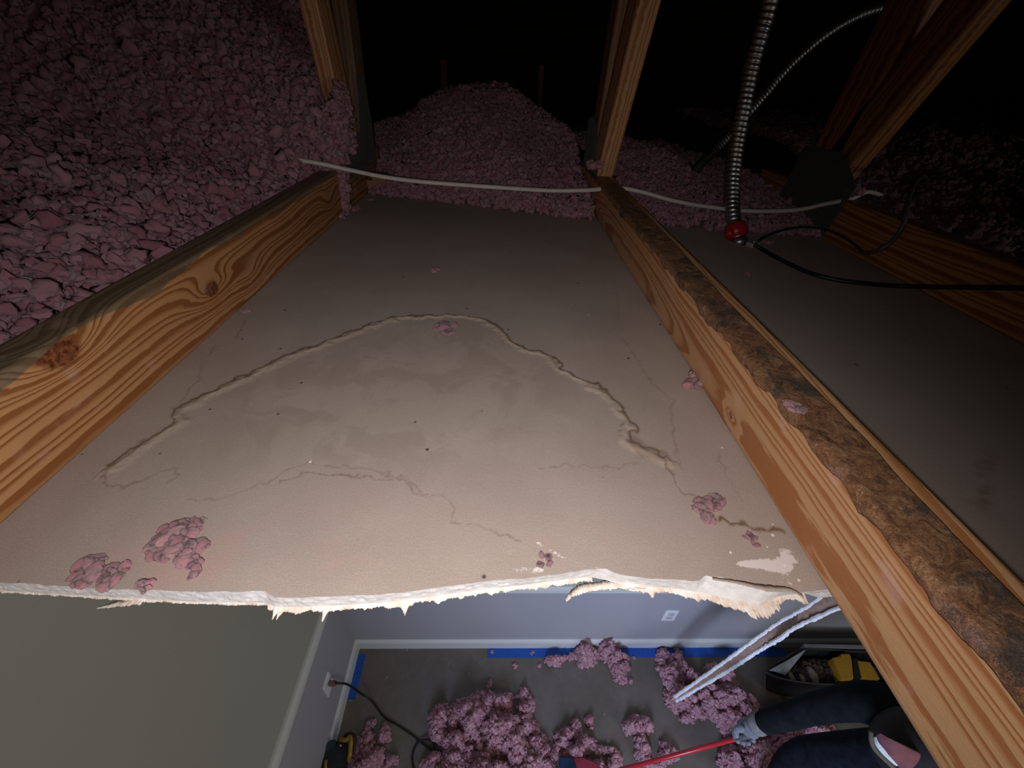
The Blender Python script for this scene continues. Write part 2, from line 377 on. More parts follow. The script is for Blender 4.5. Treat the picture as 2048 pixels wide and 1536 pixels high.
crumb = np.clip(.004 + blob(1530, 1060, .05, .05)*1.0 + np.exp(-((Yg-1.22)/.07)**2)*.9*(Yg > 1.05), 0, 1)
nx, ny = X.shape
ii, jj = np.meshgrid(np.arange(nx-1), np.arange(ny-1), indexing='ij'); ii = ii.ravel(); jj = jj.ravel()
Ft = np.stack([ii*ny+jj, (ii+1)*ny+jj, (ii+1)*ny+jj+1, ii*ny+jj+1], 1)
Vt = np.stack([X.ravel(), Yg.ravel(), Z.ravel()], 1)
# drop quads that straddle the hole side walls (x crossing -0.395 / 0.80 in front of the edge)
strad = ((X[:-1, :-1] > -.395) & (X[:-1, :-1] < .8)) != ((X[1:, :-1] > -.395) & (X[1:, :-1] < .8))
Ft_main = Ft[~strad.ravel()]
att = dict(stain=stain, pale=pale, blotch=blotch, pink=pink, dust=dust, crumb=crumb)
ceil_o = mesh_np('ceiling', Vt, Ft_main, PAPER, smooth=True, attrs=att)
tag(ceil_o, kind='structure')
# the broken front edge: three rows of rough gypsum from the top paper down to the lower face
def strip(name, mat, x0, x1, n, rows, parent):
    xx = np.linspace(x0, x1, n); R = [r(xx) for r in rows]
    V = np.concatenate([np.stack([xx, ry, rz], 1) for ry, rz in R]); k = np.arange(n-1); Fc = []
    for i in range(len(R)-1): Fc.append(np.stack([i*n+k, (i+1)*n+k, (i+1)*n+k+1, i*n+k+1], 1))
    return mesh_np(name, V, np.concatenate(Fc), mat, parent, True)
rows = []
for t in np.linspace(0, 1, 9):
    def f(xx, t=t):
        a = edge_top(xx)+.0008*fbm(xx*90, xx*0, 3); b = edge_low(xx)
        rg = math.sin(math.pi*t)*.0016*fbm(xx*160, xx*0+t*30, 21)
        return a + (b-a)*t + rg, A - T*t + 0*xx + (0.0002 if t == 0 else 0)
    rows.append(f)
strip('broken_gypsum_edge', GYP, -.395, .80, 1500, rows, ceil_o)
# underside sheet and remaining ceiling round the hole
bm = bmesh.new()
for lo, hi in [((-.80, -2.6, A-T), (-.395, -.6, A)), ((-.395, -2.6, A-T), (.8, -.6, A)), ((.8, -2.6, A-T), (3.0, -.6, A))]:
    bm_box(bm, (Vector(lo)+Vector(hi))/2, Vector(hi)-Vector(lo))
bm_obj('ceiling_board', bm, PAPER, ceil_o)
xx = axis([(-.80, -.395, 2), (-.3949, .7999, 300), (.80, 3.0, 2)]); ins = (xx > -.3951) & (xx < .8)
yl = np.where(ins, edge_low(xx), -.6); n_ = len(xx)
Vb = np.concatenate([np.stack([xx, yl, xx*0+A-T], 1), np.stack([xx, xx*0+1.04, xx*0+A-T], 1)]); k = np.arange(n_-1)
mesh_np('ceiling_underside', Vb, np.stack([k, k+1, n_+k+1, n_+k], 1), WUP, ceil_o)
bm = bmesh.new()
for x in (-.395, .80):
    vs4 = [bm.verts.new(p) for p in [(x, -.6, A-T), (x, edge_top(x), A-T), (x, edge_top(x), A), (x, -.6, A)]]; bm.faces.new(vs4)
bm_obj('cut_edge', bm, GYP, ceil_o)

# torn lower paper fringe
def fringe(name, x0, x1, n, amp, base, parent, seed, peaks=()):
    xx = np.linspace(x0, x1, n)
    yl = edge_low(xx)
    ln = base + amp*np.abs(fbm(xx*60, xx*0, seed))*1.3 + amp*.9*np.clip(vn(xx*420, xx*0, seed+3), 0, 1) + amp*.5*np.abs(vn(xx*1100, xx*0, seed+5))
    for px, wd, le in peaks:
        c = atz(px, 1190, A-T)[0]; ln = ln + le*np.exp(-((xx-c)/wd)**2)*(1+.6*vn(xx*900, xx*0, 9))
    V = []
    for t, dz in ((-.3, .0004), (.3, -.0003), (.7, -.0008), (1, -.0014)):
        V.append(np.stack([xx+.0006*vn(xx*600, xx*0+t*9, 4), yl - ln*t + .002*(t < 0), A-T+dz+.0012*vn(xx*200, xx*0+t*3, 6)*t], 1))
    for t, dz in ((1, -.0020), (-.3, -.0008)):
        V.append(np.stack([xx, yl - ln*t*.98, A-T+dz+0*xx], 1))
    V = np.concatenate(V); k = np.arange(n-1); Fc = np.concatenate([np.stack([i*n+k, (i+1)*n+k, (i+1)*n+k+1, i*n+k+1], 1) for i in range(5)])
    return mesh_np(name, V, Fc, FRINGE, parent)
xl = lambda p: atz(p, 1190, A-T)[0]
fringe('torn_paper_edge', xl(-40), xl(545), 900, .0013, .0003, ceil_o, 3)
fringe('torn_paper_edge', xl(545), xl(1190), 1500, .0030, .0015, ceil_o, 8, [(562, .0012, .006), (572, .0012, .005), (660, .0012, .0075), (815, .0018, .006), (880, .004, .002)])
fringe('torn_paper_edge', xl(1248), xl(1610), 900, .0032, .002, ceil_o, 15, [(1305, .002, .004), (1395, .004, .004), (1500, .012, .006), (1545, .006, .003), (1600, .004, .003)])
# curled hanging shred and small scraps
def ribbon(name, pts, widths, mat, parent, d=.0008, n=10, seed=1):
    P = catmull(pts, n); W = np.interp(np.linspace(0, 1, len(P)), np.linspace(0, 1, len(widths)), widths)
    Tn = np.gradient(P, axis=0); Tn /= np.linalg.norm(Tn, axis=1)[:, None]
    S = np.cross(Tn, np.array([.1, .3, 1.])); S /= np.linalg.norm(S, axis=1)[:, None]; Nn = np.cross(S, Tn)
    j1 = (1+.5*vn(np.arange(len(P))*.9, 0*P[:, 0], seed))[:, None]; j2 = (1+.5*vn(np.arange(len(P))*1.1, 0*P[:, 0], seed+5))[:, None]
    Lf = P + S*W[:, None]*j1; Rt = P - S*W[:, None]*j2; n0 = len(P)
    V = np.concatenate([Lf, Rt, Rt+Nn*d, Lf+Nn*d]); k = np.arange(n0-1)
    Fc = np.concatenate([np.stack([a*n0+k, b*n0+k, b*n0+k+1, a*n0+k+1], 1) for a, b in ((0, 1), (1, 2), (2, 3), (3, 0))])
    return mesh_np(name, V, Fc, mat, parent)
q = lambda x, y, dz=0: atz(x, y, A-T+dz)
ribbon('torn_paper_flap', [q(1290, 1170, .001), q(1258, 1168, 0), q(1225, 1170, -.002), q(1200, 1173, -.004), q(1174, 1177, -.006), q(1154, 1183, -.008), q(1142, 1191, -.012), q(1134, 1201, -.016)], [.003, .0050, .0046, .0040, .0040, .0038, .0022, .0012], FRINGE, ceil_o, .0012)
ribbon('torn_paper_flap', [q(292, 1200, -.001), q(262, 1203, -.003), q(230, 1209, -.006), q(196, 1217, -.010)], [.0035, .0040, .0028, .0004], FRINGE, ceil_o)
ribbon('torn_paper_flap', [q(1425, 1158, T+.001), q(1470, 1164, T+.001), q(1530, 1176, T+.002), q(1580, 1180, T+.002), q(1606, 1194, T)], [.0012, .0015, .0028, .0018, .0012], PAPER, ceil_o, .0006)

# ------------------------------------------------------------------ the room below
def st(o): return tag(o, kind='structure')
WX, WY = -.80, 1.04
st(box('floor', (WX-.1, -2.7, -.05), (3.1, WY+.1, 0), FLOOR))
wl = st(box('wall_left', (WX-.1, -2.6, .69), (WX, WY, A-T), WUP)); box('wall_lower_panel', (WX-.1, -2.6, 0), (WX, WY, .69), WLO, wl)
wf = st(box('wall_far', (WX-.1, WY, .69), (3.1, WY+.1, A-T), WUP)); box('wall_lower_panel', (WX-.1, WY, 0), (3.1, WY+.1, .69), WLO, wf)
st(box('wall_right', (3.0, -2.6, 0), (3.1, WY, A-T), WUP))
st(box('wall_back', (WX-.1, -2.7, 0), (3.1, -2.6, A-T), WUP))
def rail(name, prof, axis_, c, a, b):   # profile extruded along a wall
    bm = bmesh.new(); rings = []
    for t in (a, b):
        rings.append([bm.verts.new((c+u, t, v) if axis_ == 'y' else (t, c-u, v)) for u, v in prof])
    m = len(prof)
    for i in range(m): bm.faces.new([rings[0][i], rings[0][(i+1) % m], rings[1][(i+1) % m], rings[1][i]])
    bm.faces.new(rings[0]); bm.faces.new(rings[1][::-1])
    return st(bm_obj(name, bm, TRIM))
chair = [(0, .655), (.010, .655), (.016, .668), (.022, .676), (.022, .700), (.014, .706), (.010, .716), (0, .718)]
bprof = [(0, 0), (.014, 0), (.014, .070), (.009, .082), (.004, .088), (0, .09)]
rail('trim_1', chair, 'y', WX, -2.6, WY); rail('trim_2', chair, 'x', WY, WX, 3.0)
rail('baseboard_left', bprof, 'y', WX, -2.6, WY); rail('baseboard_far', bprof, 'x', WY, WX, 3.0)

def tape(name, x0, y0, x1, y1, lab):
    nn = 40; bm = bmesh.new(); xs_ = np.linspace(x0, x1, nn) if abs(x1-x0) > abs(y1-y0) else None
    top = []
    for i in range(nn+1):
        t = i/nn
        if xs_ is not None: a = (x0+(x1-x0)*t, y0, .0012+.0006*math.sin(i*1.7)); b = (x0+(x1-x0)*t, y1+.0008*math.sin(i*2.1), .0012)
        else: a = (x0, y0+(y1-y0)*t, .0012); b = (x1+.001*math.sin(i*1.3), y0+(y1-y0)*t, .0012+.0006*math.sin(i*1.9))
        top.append((bm.verts.new(a), bm.verts.new(b)))
    for i in range(nn): bm.faces.new([top[i][0], top[i+1][0], top[i+1][1], top[i][1]])
    r = bmesh.ops.extrude_face_region(bm, geom=bm.faces[:]); bmesh.ops.translate(bm, verts=[v for v in r['geom'] if isinstance(v, bmesh.types.BMVert)], vec=(0, 0, -.0008))
    return tag(bm_obj(name, bm, TAPE), lab, 'tape')
p0 = atz(975, 1300, 0)
tape('painters_tape', p0[0], WY-.0145, 1.75, WY-.014-.050, 'long blue tape strip on the floor along the far baseboard')
tape('painters_tape', WX+.0145, .78, WX+.014+.042, 1.0, 'short blue tape strip on the floor along the left baseboard')

# wall outlets
def outlet(loc, nrm, lab):
    r = empty('wall_outlet', loc, lab, 'outlet')
    R = Matrix.Identity(3) if nrm == 'y' else Matrix.Rotation(-math.pi/2, 3, 'Z')
    bm = bmesh.new(); bm_box(bm, (0, 0, 0), (.072, .006, .116), bev=.0022); bmesh.ops.transform(bm, matrix=Matrix.Translation(Vector(loc)) @ R.to_4x4(), verts=bm.verts); bm_obj('cover_plate', bm, OUTM, r)
    for dz in (-.02, .02):
        bm = bmesh.new(); bm_box(bm, (0, -.0035, dz), (.034, .004, .028), bev=.0015)
        for sx in (-.006, .006): bm_box(bm, (sx, -.0056, dz+.003), (.0022, .001, .008))
        bmesh.ops.transform(bm, matrix=Matrix.Translation(Vector(loc)) @ R.to_4x4(), verts=bm.verts); bm_obj('receptacle', bm, OUTD, r)
    return r
OUTM = plain('outlet_plate_plastic', (.78, .78, .78), .4); OUTD = plain('outlet_face_plastic', (.50, .50, .50), .4)
po = aty(1340, 1231, WY-.003); outlet(po, 'y', 'grey wall outlet on the far wall above the blue tape')
pl = atx(655, 1367, WX+.003); outlet((WX+.003, pl[1], pl[2]-.012), 'x', 'wall outlet on the left wall with a cord plugged in')
cord = empty('power_cord', (WX+.01, pl[1], pl[2]), 'black power cord running from the left wall outlet over the floor in a loop', 'cord')
PLUG = plain('brown_plug_plastic', (.20, .11, .09), .4)
bm = bmesh.new(); bm_box(bm, (WX+.028, pl[1], pl[2]), (.036, .024, .022), bev=.006); bm_obj('plug', bm, PLUG, cord)
cz = [atx(672, 1366, WX+.05), atz(695, 1369, .25), atz(722, 1387, .06), atz(745, 1403, .012), atz(768, 1433, .006), atz(800, 1453, .006), atz(825, 1470, .006), atz(842, 1484, .006), atz(860, 1497, .012), atz(880, 1503, .014), atz(897, 1520, .014), atz(912, 1545, .008), atz(930, 1580, .006)]
tube('cable', cz, .0050, BLACK, cord, 10, n=10)
lp_ = [atz(912, 1590, .018), atz(874, 1540, .018), atz(874, 1508, .02), atz(866, 1486, .021), atz(850, 1479, .018), atz(835, 1487, .008), atz(826, 1505, .006), atz(826, 1530, .006), atz(838, 1560, .006)]
tube('cable', lp_, .0050, BLACK, cord, 10, n=10)

# ------------------------------------------------------------------ roof trusses
def board(name, x_in_b, x_in_t, x_out_b, x_out_t, Y0, Y1, h, mat, parent, Gf, attf, ny_=520, z0=A):
    # rounded rectangle section swept along Y; attributes computed per vertex
    c = [(x_in_b, 0), (x_in_t, h), (x_out_t, h), (x_out_b, 0)]
    sec = []
    def lerp(a, b, t): return (a[0]+(b[0]-a[0])*t, a[1]+(b[1]-a[1])*t)
    cnt = [22, 14, 10, 6]; rr = .003
    for i in range(4):
        a, b = c[i], c[(i+1) % 4]; L = math.dist(a, b); m = cnt[i]; e = rr/L
        for k in range(m): sec.append((*lerp(a, b, e+(1-2*e)*k/(m-1)), i))
    S = np.array([(u, v) for u, v, _ in sec]); fid = np.array([i for _, _, i in sec]); ns = len(S)
    ys = np.linspace(Y0, Y1, ny_)
    Xs = np.tile(S[:, 0], (ny_, 1)); Zs = np.tile(S[:, 1], (ny_, 1)); Ys = np.tile(ys[:, None], (1, ns)); Fd = np.tile(fid, (ny_, 1))
    wob = .0012*fbm(ys*3, ys*0, 40)[:, None]
    G, at_ = Gf(Xs, Ys, Zs, Fd), attf(Xs, Ys, Zs, Fd)
    V = np.stack([(Xs+wob).ravel(), Ys.ravel(), (Zs+z0+0*wob).ravel()], 1)
    i, j = np.meshgrid(np.arange(ny_-1), np.arange(ns), indexing='ij'); i = i.ravel(); j = j.ravel(); j2 = (j+1) % ns
    Fc = np.stack([i*ns+j, i*ns+j2, (i+1)*ns+j2, (i+1)*ns+j], 1)
    a = dict(G=G.ravel(), **{k: v.ravel() for k, v in at_.items()})
    # end caps
    V = np.concatenate([V, [[S[:, 0].mean(), Y0, z0+h/2]], [[S[:, 0].mean(), Y1, z0+h/2]]]); e0, e1 = len(V)-2, len(V)-1
    for k_ in a: a[k_] = np.concatenate([a[k_], [a[k_].mean()]*2])
    k = np.arange(0, ns-1, 2); cap = np.concatenate([np.stack([k, k+1, (k+2) % ns, np.full(len(k), e0)], 1), np.stack([(ny_-1)*ns+k, (ny_-1)*ns+k+1, (ny_-1)*ns+(k+2) % ns, np.full(len(k), e1)], 1)])
    Fc = np.concatenate([Fc, cap])
    return mesh_np(name, V, Fc, mat, parent, True, a)

def web(name, x0, x1, P0, P1, depth, mat, parent, seed=0, grey=0.):
    # P0,P1 = (y,z) of near edge; board is x0..x1 wide and `depth` deep in the truss plane
    P0 = np.array(P0, float); P1 = np.array(P1, float); d = (P1-P0)/np.linalg.norm(P1-P0); nrm = np.array([-d[1], d[0]])
    if nrm[0] < 0: nrm = -nrm
    L = np.linalg.norm(P1-P0); nl = 60; V = []; G = []; g2 = []
    sec = [(x0, 0), (x1, 0), (x1, depth), (x0, depth)]; pts = []
    for i in range(4):
        a, b = sec[i], sec[(i+1) % 4]
        for k in range(8): t = .04+.92*k/7; pts.append((a[0]+(b[0]-a[0])*t, a[1]+(b[1]-a[1])*t))
    pts = np.array(pts); ns = len(pts)
    for t in np.linspace(0, 1, nl):
        c = P0+(P1-P0)*t
        for x, dd in pts:
            V.append((x, c[0]+nrm[0]*dd, c[1]+nrm[1]*dd)); G.append(dd*.5+(x-x0)*.9+.012*float(fbm(np.array([t*L*2.]), np.array([dd*8+x*9]), seed)[0])); g2.append(grey)
    V = np.array(V); i, j = np.meshgrid(np.arange(nl-1), np.arange(ns), indexing='ij'); i = i.ravel(); j = j.ravel(); j2 = (j+1) % ns
    Fc = np.stack([i*ns+j, i*ns+j2, (i+1)*ns+j2, (i+1)*ns+j], 1); z_ = np.zeros(len(V))
    return mesh_np(name, V, Fc, mat, parent, False, dict(G=G, grey=g2, knot=z_, dirt=z_, dust=z_))
def gusset(x, side, poly, parent, dens=.009):
    # toothed steel plate on the face at x; poly in (y,z)
    bm = bmesh.new(); t = .0012*side
    v = [bm.verts.new((x, y, z)) for y, z in poly]; f = bm.faces.new(v)
    r = bmesh.ops.extrude_face_region(bm, geom=[f]); bmesh.ops.translate(bm, verts=[q_ for q_ in r['geom'] if isinstance(q_, bmesh.types.BMVert)], vec=(t, 0, 0))
    P = np.array(poly); lo = P.min(0); hi = P.max(0)
    def inside_(y, z):
        c = False; n = len(P)
        for i in range(n):
            a, b = P[i], P[(i+1) % n]
            if (a[1] > z) != (b[1] > z) and y < (b[0]-a[0])*(z-a[1])/(b[1]-a[1])+a[0]: c = not c
        return c
    k = 0; y = lo[0]+.004
    while y < hi[0]:
        z = lo[1]+.004+(k % 2)*dens*.5
        while z < hi[1]:
            if inside_(y, z): bm_box(bm, (x+t*1.6, y, z), (.0018, .0030, .0042), rot=Matrix.Rotation(.5, 3, 'X'))
            z += dens
        y += dens*.75; k += 1
    return bm_obj('gusset_plate', bm, PLATE, parent)
zero = lambda X_: np.zeros(X_.shape)

# left truss
kn = [(atx(425, 578, -.387), .014, .0085), (atx(130, 700, -.385), .019, .014)]
def G_left(X_, Y_, Z_, Fd):
    g = Z_*1.0 + np.where(Fd == 1, (-.39-X_)*.9, 0) + .010*fbm(Y_*3.2, Z_*9, 51, 3)
    side = (Fd == 0) | (Fd == 1)
    for (k, (c, ry, rz)), amp, sg in zip(enumerate(kn), (.034, .040), (1, 1)):
        zc = c[2]-A
        g = g + sg*amp*np.exp(-((Y_-c[1])/(.050))**2-((Z_-zc)/(.020))**2)*side
    g = g + .018*np.exp(-((Y_-.62)/.05)**2-((Z_-.03)/.02)**2) + .02*np.exp(-((Y_-1.0)/.04)**2-((Z_-.05)/.018)**2)
    return g
def at_left(X_, Y_, Z_, Fd):
    k = zero(X_)
    for c, ry, rz in kn: k = np.maximum(k, np.where(Fd == 0, np.exp(-(((Y_-c[1])/ry)**2+((Z_-(c[2]-A))/rz)**2)*.7*(1+.5*vn(Y_*300, Z_*300, 3))), 0))
    grey = np.where(Fd == 1, .92, 0) + np.where(Fd == 0, sm(.080, .091, Z_+.012*fbm(Y_*9, Z_*0, 61))*.9, 0)
    grey = np.clip(grey+.35*sm(.32, .22, Y_)*sm(.065, .075, Z_), 0, 1)
    return dict(knot=k, grey=grey, dirt=np.where(Fd == 1, .35*sm(.9, 1.1, Y_), 0), dust=zero(X_)+.5)
tl = empty('roof_truss', (-.41, .3, A), 'left roof truss, its joist top weathered grey beside the pink insulation heap', 'roof truss', 'roof trusses over the ceiling')
board('bottom_chord', -.385, -.391, -.430, -.433, -.9, 1.50, .0935, WOODL, tl, G_left, at_left)
web('web', -.432, -.392, (1.245, 2.52), (1.14, 3.05), .085, WOOD, tl, 3)
web('web', -.432, -.392, (1.36, 2.50), (1.42, 3.05), .089, WOODD, tl, 4, .5)
gusset(-.3905, 1, [(1.16, A+.005), (1.44, A+.005), (1.46, A+.10), (1.45, A+.27), (1.38, A+.27), (1.33, A+.15), (1.18, A+.13)], tl)
web('web', -.432, -.392, (3.5, 2.50), (3.8, 3.6), .089, WOODD, tl, 6)
# middle truss
k2 = [(atx(1455, 830, .236), .006, .006)]
def G_mid(X_, Y_, Z_, Fd):
    slow = .010*np.sin(Y_*5.2+.4) + .030*fbm(Y_*2.6, Z_*5, 71, 3)
    g = 1.15*.010*np.log1p(np.exp((Z_-.040)/.010)) + .45*.008*np.log1p(np.exp((.012-Z_)/.008)) + slow + np.where(Fd == 1, (X_-.222)*1.0, 0) + .02*Z_
    for c, ry, rz in k2: g = g + .016*np.exp(-((Y_-c[1])/.022)**2-((Z_-(c[2]-A))/.013)**2)
    return g
def at_mid(X_, Y_, Z_, Fd):
    k = zero(X_)
    for c, ry, rz in k2: k = np.maximum(k, np.where(Fd == 0, np.exp(-(((Y_-c[1])/ry)**2+((Z_-(c[2]-A))/rz)**2)), 0)*.75)
    xr = (X_-.222)/.052
    n_ = .9*fbm(Y_*6, xr*.6, 81, 3)
    d1 = np.where(Fd == 1, sm(-.06, .0, xr+.03*n_)*sm(.84, .66, xr+.22*n_), 0)
    d1 = np.maximum(d1, np.where(Fd == 0, sm(.084, .0915, Z_+.008*n_+.008*fbm(Y_*45, Z_*0, 83, 3))*.9, 0))
    # near the hole the inner rim is cleaner
    d1 = np.clip(d1, 0, 1)
    return dict(knot=k, grey=np.where(Fd == 1, .35*sm(.85, 1.05, Y_), 0), dirt=d1, dust=np.where(Fd == 0, 1., .3)+0*X_)
tm = empty('roof_truss', (.25, .3, A), 'middle roof truss, its joist top crusted with brown and black grime', 'roof truss', 'roof trusses over the ceiling')
board('bottom_chord', .243, .224, .272, .274, -.9, 1.32, .0955, WOOD, tm, G_mid, at_mid, 640)
web('web', .234, .274, (1.125, 2.535), (.90, 3.02), .089, WOOD, tm, 13)
web('web', .234, .274, (1.215, 2.50), (1.13, 3.1), .075, WOODD, tm, 14, .2)
gusset(.2335, -1, [(1.13, A+.005), (1.33, A+.005), (1.33, A+.20), (1.27, A+.21), (1.19, A+.19), (1.14, A+.10)], tm)
web('web', .236, .274, (3.5, 2.50), (3.8, 3.6), .089, WOODD, tm, 16)
# right truss
def G_r(X_, Y_, Z_, Fd): return Z_*.9 + .012*fbm(Y_*2.5, Z_*6, 91, 3) + np.where(Fd == 1, (X_-.77)*.8, 0)
def at_r(X_, Y_, Z_, Fd): return dict(knot=zero(X_), grey=np.where(Fd == 1, .35, 0)+0*X_, dirt=zero(X_), dust=zero(X_))
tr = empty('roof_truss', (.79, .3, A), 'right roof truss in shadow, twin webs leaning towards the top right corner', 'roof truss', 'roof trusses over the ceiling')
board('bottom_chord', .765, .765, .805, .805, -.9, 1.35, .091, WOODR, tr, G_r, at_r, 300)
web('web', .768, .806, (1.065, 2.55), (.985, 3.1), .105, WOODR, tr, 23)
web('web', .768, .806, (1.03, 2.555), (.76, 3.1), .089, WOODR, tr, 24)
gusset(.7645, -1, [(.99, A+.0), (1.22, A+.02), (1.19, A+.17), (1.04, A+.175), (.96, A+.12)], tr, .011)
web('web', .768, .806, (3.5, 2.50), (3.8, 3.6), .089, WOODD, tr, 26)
# far, nearly dark roof slope
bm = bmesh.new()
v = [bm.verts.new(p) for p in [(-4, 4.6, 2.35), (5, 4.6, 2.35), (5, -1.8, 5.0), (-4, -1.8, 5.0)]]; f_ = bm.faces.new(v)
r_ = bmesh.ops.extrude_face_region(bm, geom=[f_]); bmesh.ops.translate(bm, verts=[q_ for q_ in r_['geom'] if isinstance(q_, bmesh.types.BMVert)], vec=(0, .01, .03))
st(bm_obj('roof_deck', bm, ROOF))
# top plate of the far wall, just seen under the insulation
box('top_plate', (-.385, 1.30, A-.002), (-.18, 1.34, A+.034), WOODD, wf)
box('top_plate', (-.368, 1.295, A+.034), (-.33, 1.335, A+.05), WOODD, wf)

# ------------------------------------------------------------------ pink loose-fill insulation
def ico(sub):
    bm = bmesh.new(); bmesh.ops.create_icosphere(bm, subdivisions=sub, radius=1); bm.verts.ensure_lookup_table()
    V = np.array([v.co[:] for v in bm.verts]); Fc = np.array([[v.index for v in f.verts] for f in bm.faces]); bm.free(); return V, Fc
ICO = {1: ico(1), 2: ico(2), 3: ico(3)}
def tmpl(sub, k, rough=.35):
    V, Fc = ICO[sub]; out = []
    for i in range(k):
        r = 1 + rough*(vn(V[:, 0]*1.7+i*5, V[:, 1]*1.7+V[:, 2]*2.1+i*3, i)*1.3 + vn(V[:, 0]*4+i*5+V[:, 2]*3, V[:, 1]*4+i, i+50)*.7)*1.6
        out.append(V*r[:, None]*np.array([1, rng.uniform(.65, 1), rng.uniform(.45, .85)]))
    return out, Fc
TM = {1: tmpl(1, 10), 2: tmpl(2, 14, .62), 3: tmpl(3, 10, .26)}
def rotm(n):
    q_ = rng.normal(size=(n, 4)); q_ /= np.linalg.norm(q_, axis=1)[:, None]; a, b, c, d_ = q_.T
    return np.stack([1-2*(c*c+d_*d_), 2*(b*c-a*d_), 2*(b*d_+a*c), 2*(b*c+a*d_), 1-2*(b*b+d_*d_), 2*(c*d_-a*b), 2*(b*d_-a*c), 2*(c*d_+a*b), 1-2*(b*b+c*c)], 1).reshape(n, 3, 3)
def fluff(name, P, S, sub=1, mat=None, parent=None, extra=None, flat=1., origin=None):
    P = np.asarray(P, float); S = np.asarray(S, float); tl_, Fc = TM[sub]; n = len(P); R = rotm(n); idx = rng.integers(0, len(tl_), n)
    T_ = np.stack(tl_)[idx]; V = np.einsum('nij,nvj->nvi', R, T_)*S[:, None, None]; V[:, :, 2] *= flat; V += P[:, None, :]
    m = T_.shape[1]; FF = (Fc[None]+(np.arange(n)*m)[:, None, None]).reshape(-1, 3); tint = np.repeat(np.clip(rng.normal(.5, .28, n), 0, 1), m)
    V = V.reshape(-1, 3)
    if extra is not None:
        ev, ef = extra; FF = np.concatenate([FF, ef+len(V)]); V = np.concatenate([V, ev]); tint = np.concatenate([tint, np.full(len(ev), .15)])
    return mesh_np(name, V, FF, mat or FLUFF, parent, True, dict(tint=tint), origin=origin)
def heap(name, xr, yr, hf, n, smin, smax, lab, z0=A, sub=2, near=None, res=40, mat=None, mask=None, extra=None, bmask=None):
    xs_ = rng.uniform(*xr, n); ys_ = rng.uniform(*yr, n)
    if near is not None: 
        keep = rng.uniform(size=n) < near(xs_, ys_); xs_ = xs_[keep]; ys_ = ys_[keep]
    h = hf(xs_, ys_); k = h > .002 if mask is None else (h > .002) & mask(xs_, ys_); xs_, ys_, h = xs_[k], ys_[k], h[k]
    if extra is not None:
        ex, ey, eh = extra; xs_ = np.concatenate([xs_, ex]); ys_ = np.concatenate([ys_, ey]); h = np.concatenate([h, eh])
    S = rng.uniform(smin, smax, len(xs_))*(1+.5*(rng.uniform(size=len(xs_)) < .08))
    S = np.minimum(S, .006+h*.5)
    P = np.stack([xs_, ys_, z0+h+rng.normal(0, .3, len(xs_))*S], 1); P[:, 2] = np.maximum(P[:, 2], z0+S*.8)
    gx, gy = np.meshgrid(np.linspace(*xr, res), np.linspace(*yr, res), indexing='ij'); gh = np.maximum(hf(gx, gy)-.005, -.0)
    ev = np.stack([gx.ravel(), gy.ravel(), z0+gh.ravel()+.0006], 1); i, j = np.meshgrid(np.arange(res-1), np.arange(res-1), indexing='ij')
    ok = (gh[:-1, :-1] > .0) & (np.ones_like(gh[:-1, :-1], bool) if bmask is None else bmask(gx[:-1, :-1], gy[:-1, :-1])); i = i[ok]; j = j[ok]
    a, b, c, d_ = i*res+j, (i+1)*res+j, (i+1)*res+j+1, i*res+j+1
    ef = np.concatenate([np.stack([a, b, c], 1), np.stack([a, c, d_], 1)])
    o = fluff(name, P, S, sub, mat, None, (ev, ef))
    return tag(o, lab, 'insulation', kind='stuff')
def h_left(x, y):
    b = np.interp(y, [0, .4, .85, .97, 1.06, 1.18, 1.5, 2.0, 3], [.05, .065, .075, .085, .14, .23, .44, .56, .62])
    h = b + .28*np.clip(-.45-x, 0, 2) + .035*fbm(x*7, y*7, 101, 3)
    h = h*np.where(y > 1.38, 1-sm(.36, .31, -x/np.maximum(y, .1)), 1)
    return np.where(x > -.437, np.minimum(h, .245+.02*fbm(x*30, y*30, 7))*sm(1.06, 1.14, y), h)
_m = 5200; _ex = rng.uniform(-.50, -.378, _m); _ey = rng.uniform(1.04, 1.24, _m); _eh = h_left(_ex, _ey)*np.where((_ex > -.434), rng.uniform(.52, 1.04, _m), rng.uniform(.3, 1.04, _m))
_k = (_ex < -.434) | (_ey > 1.07) & (_ey < 1.14) | (_ex > -.388); _ex, _ey, _eh = _ex[_k], _ey[_k], _eh[_k]
heap('insulation_heap', (-2.3, -.395), (-.1, 2.7), h_left, 80000, .004, .0125, 'huge heap of pink loose-fill insulation left of the left truss',
     near=lambda x, y: np.clip(1.25-.35*np.hypot(x, y), .25, 1), res=110, mask=lambda x, y: (x < -.437-.0*y), extra=(_ex, _ey, _eh), bmask=lambda x, y: x < -.475)
# mound between left and middle trusses
silm = [(700, 300), (735, 252), (800, 238), (850, 192), (900, 176), (950, 165), (1015, 168), (1060, 202), (1130, 252), (1180, 292), (1240, 310)]
S1 = np.array([aty(x, y, 1.75) for x, y in silm])
def h_mid(x, y):
    c = np.interp(x, S1[:, 0], S1[:, 2]-A)-.012; ys_ = 1.315-.33*(np.maximum(x, -.385)+.385)
    s_ = np.interp(y-ys_, [-.03, 0, .05, .16, .45, .62, 1.3], [0, .14, .22, .42, .95, 1., .7])
    return np.maximum(c*s_ + .016*fbm(x*14, y*14, 111, 3)*(s_ > 0), 0)*(s_ > 0)
heap('insulation_mound', (-.75, .232), (1.08, 2.6), h_mid, 34000, .0045, .0105, 'pink insulation mound peaking between the left and middle trusses',
     mask=lambda x, y: (x > -.383) | ((y > 1.55) & (-x/y < .345)), bmask=lambda x, y: (x > -.375) | ((y > 1.58) & (-x/y < .34)), res=80)
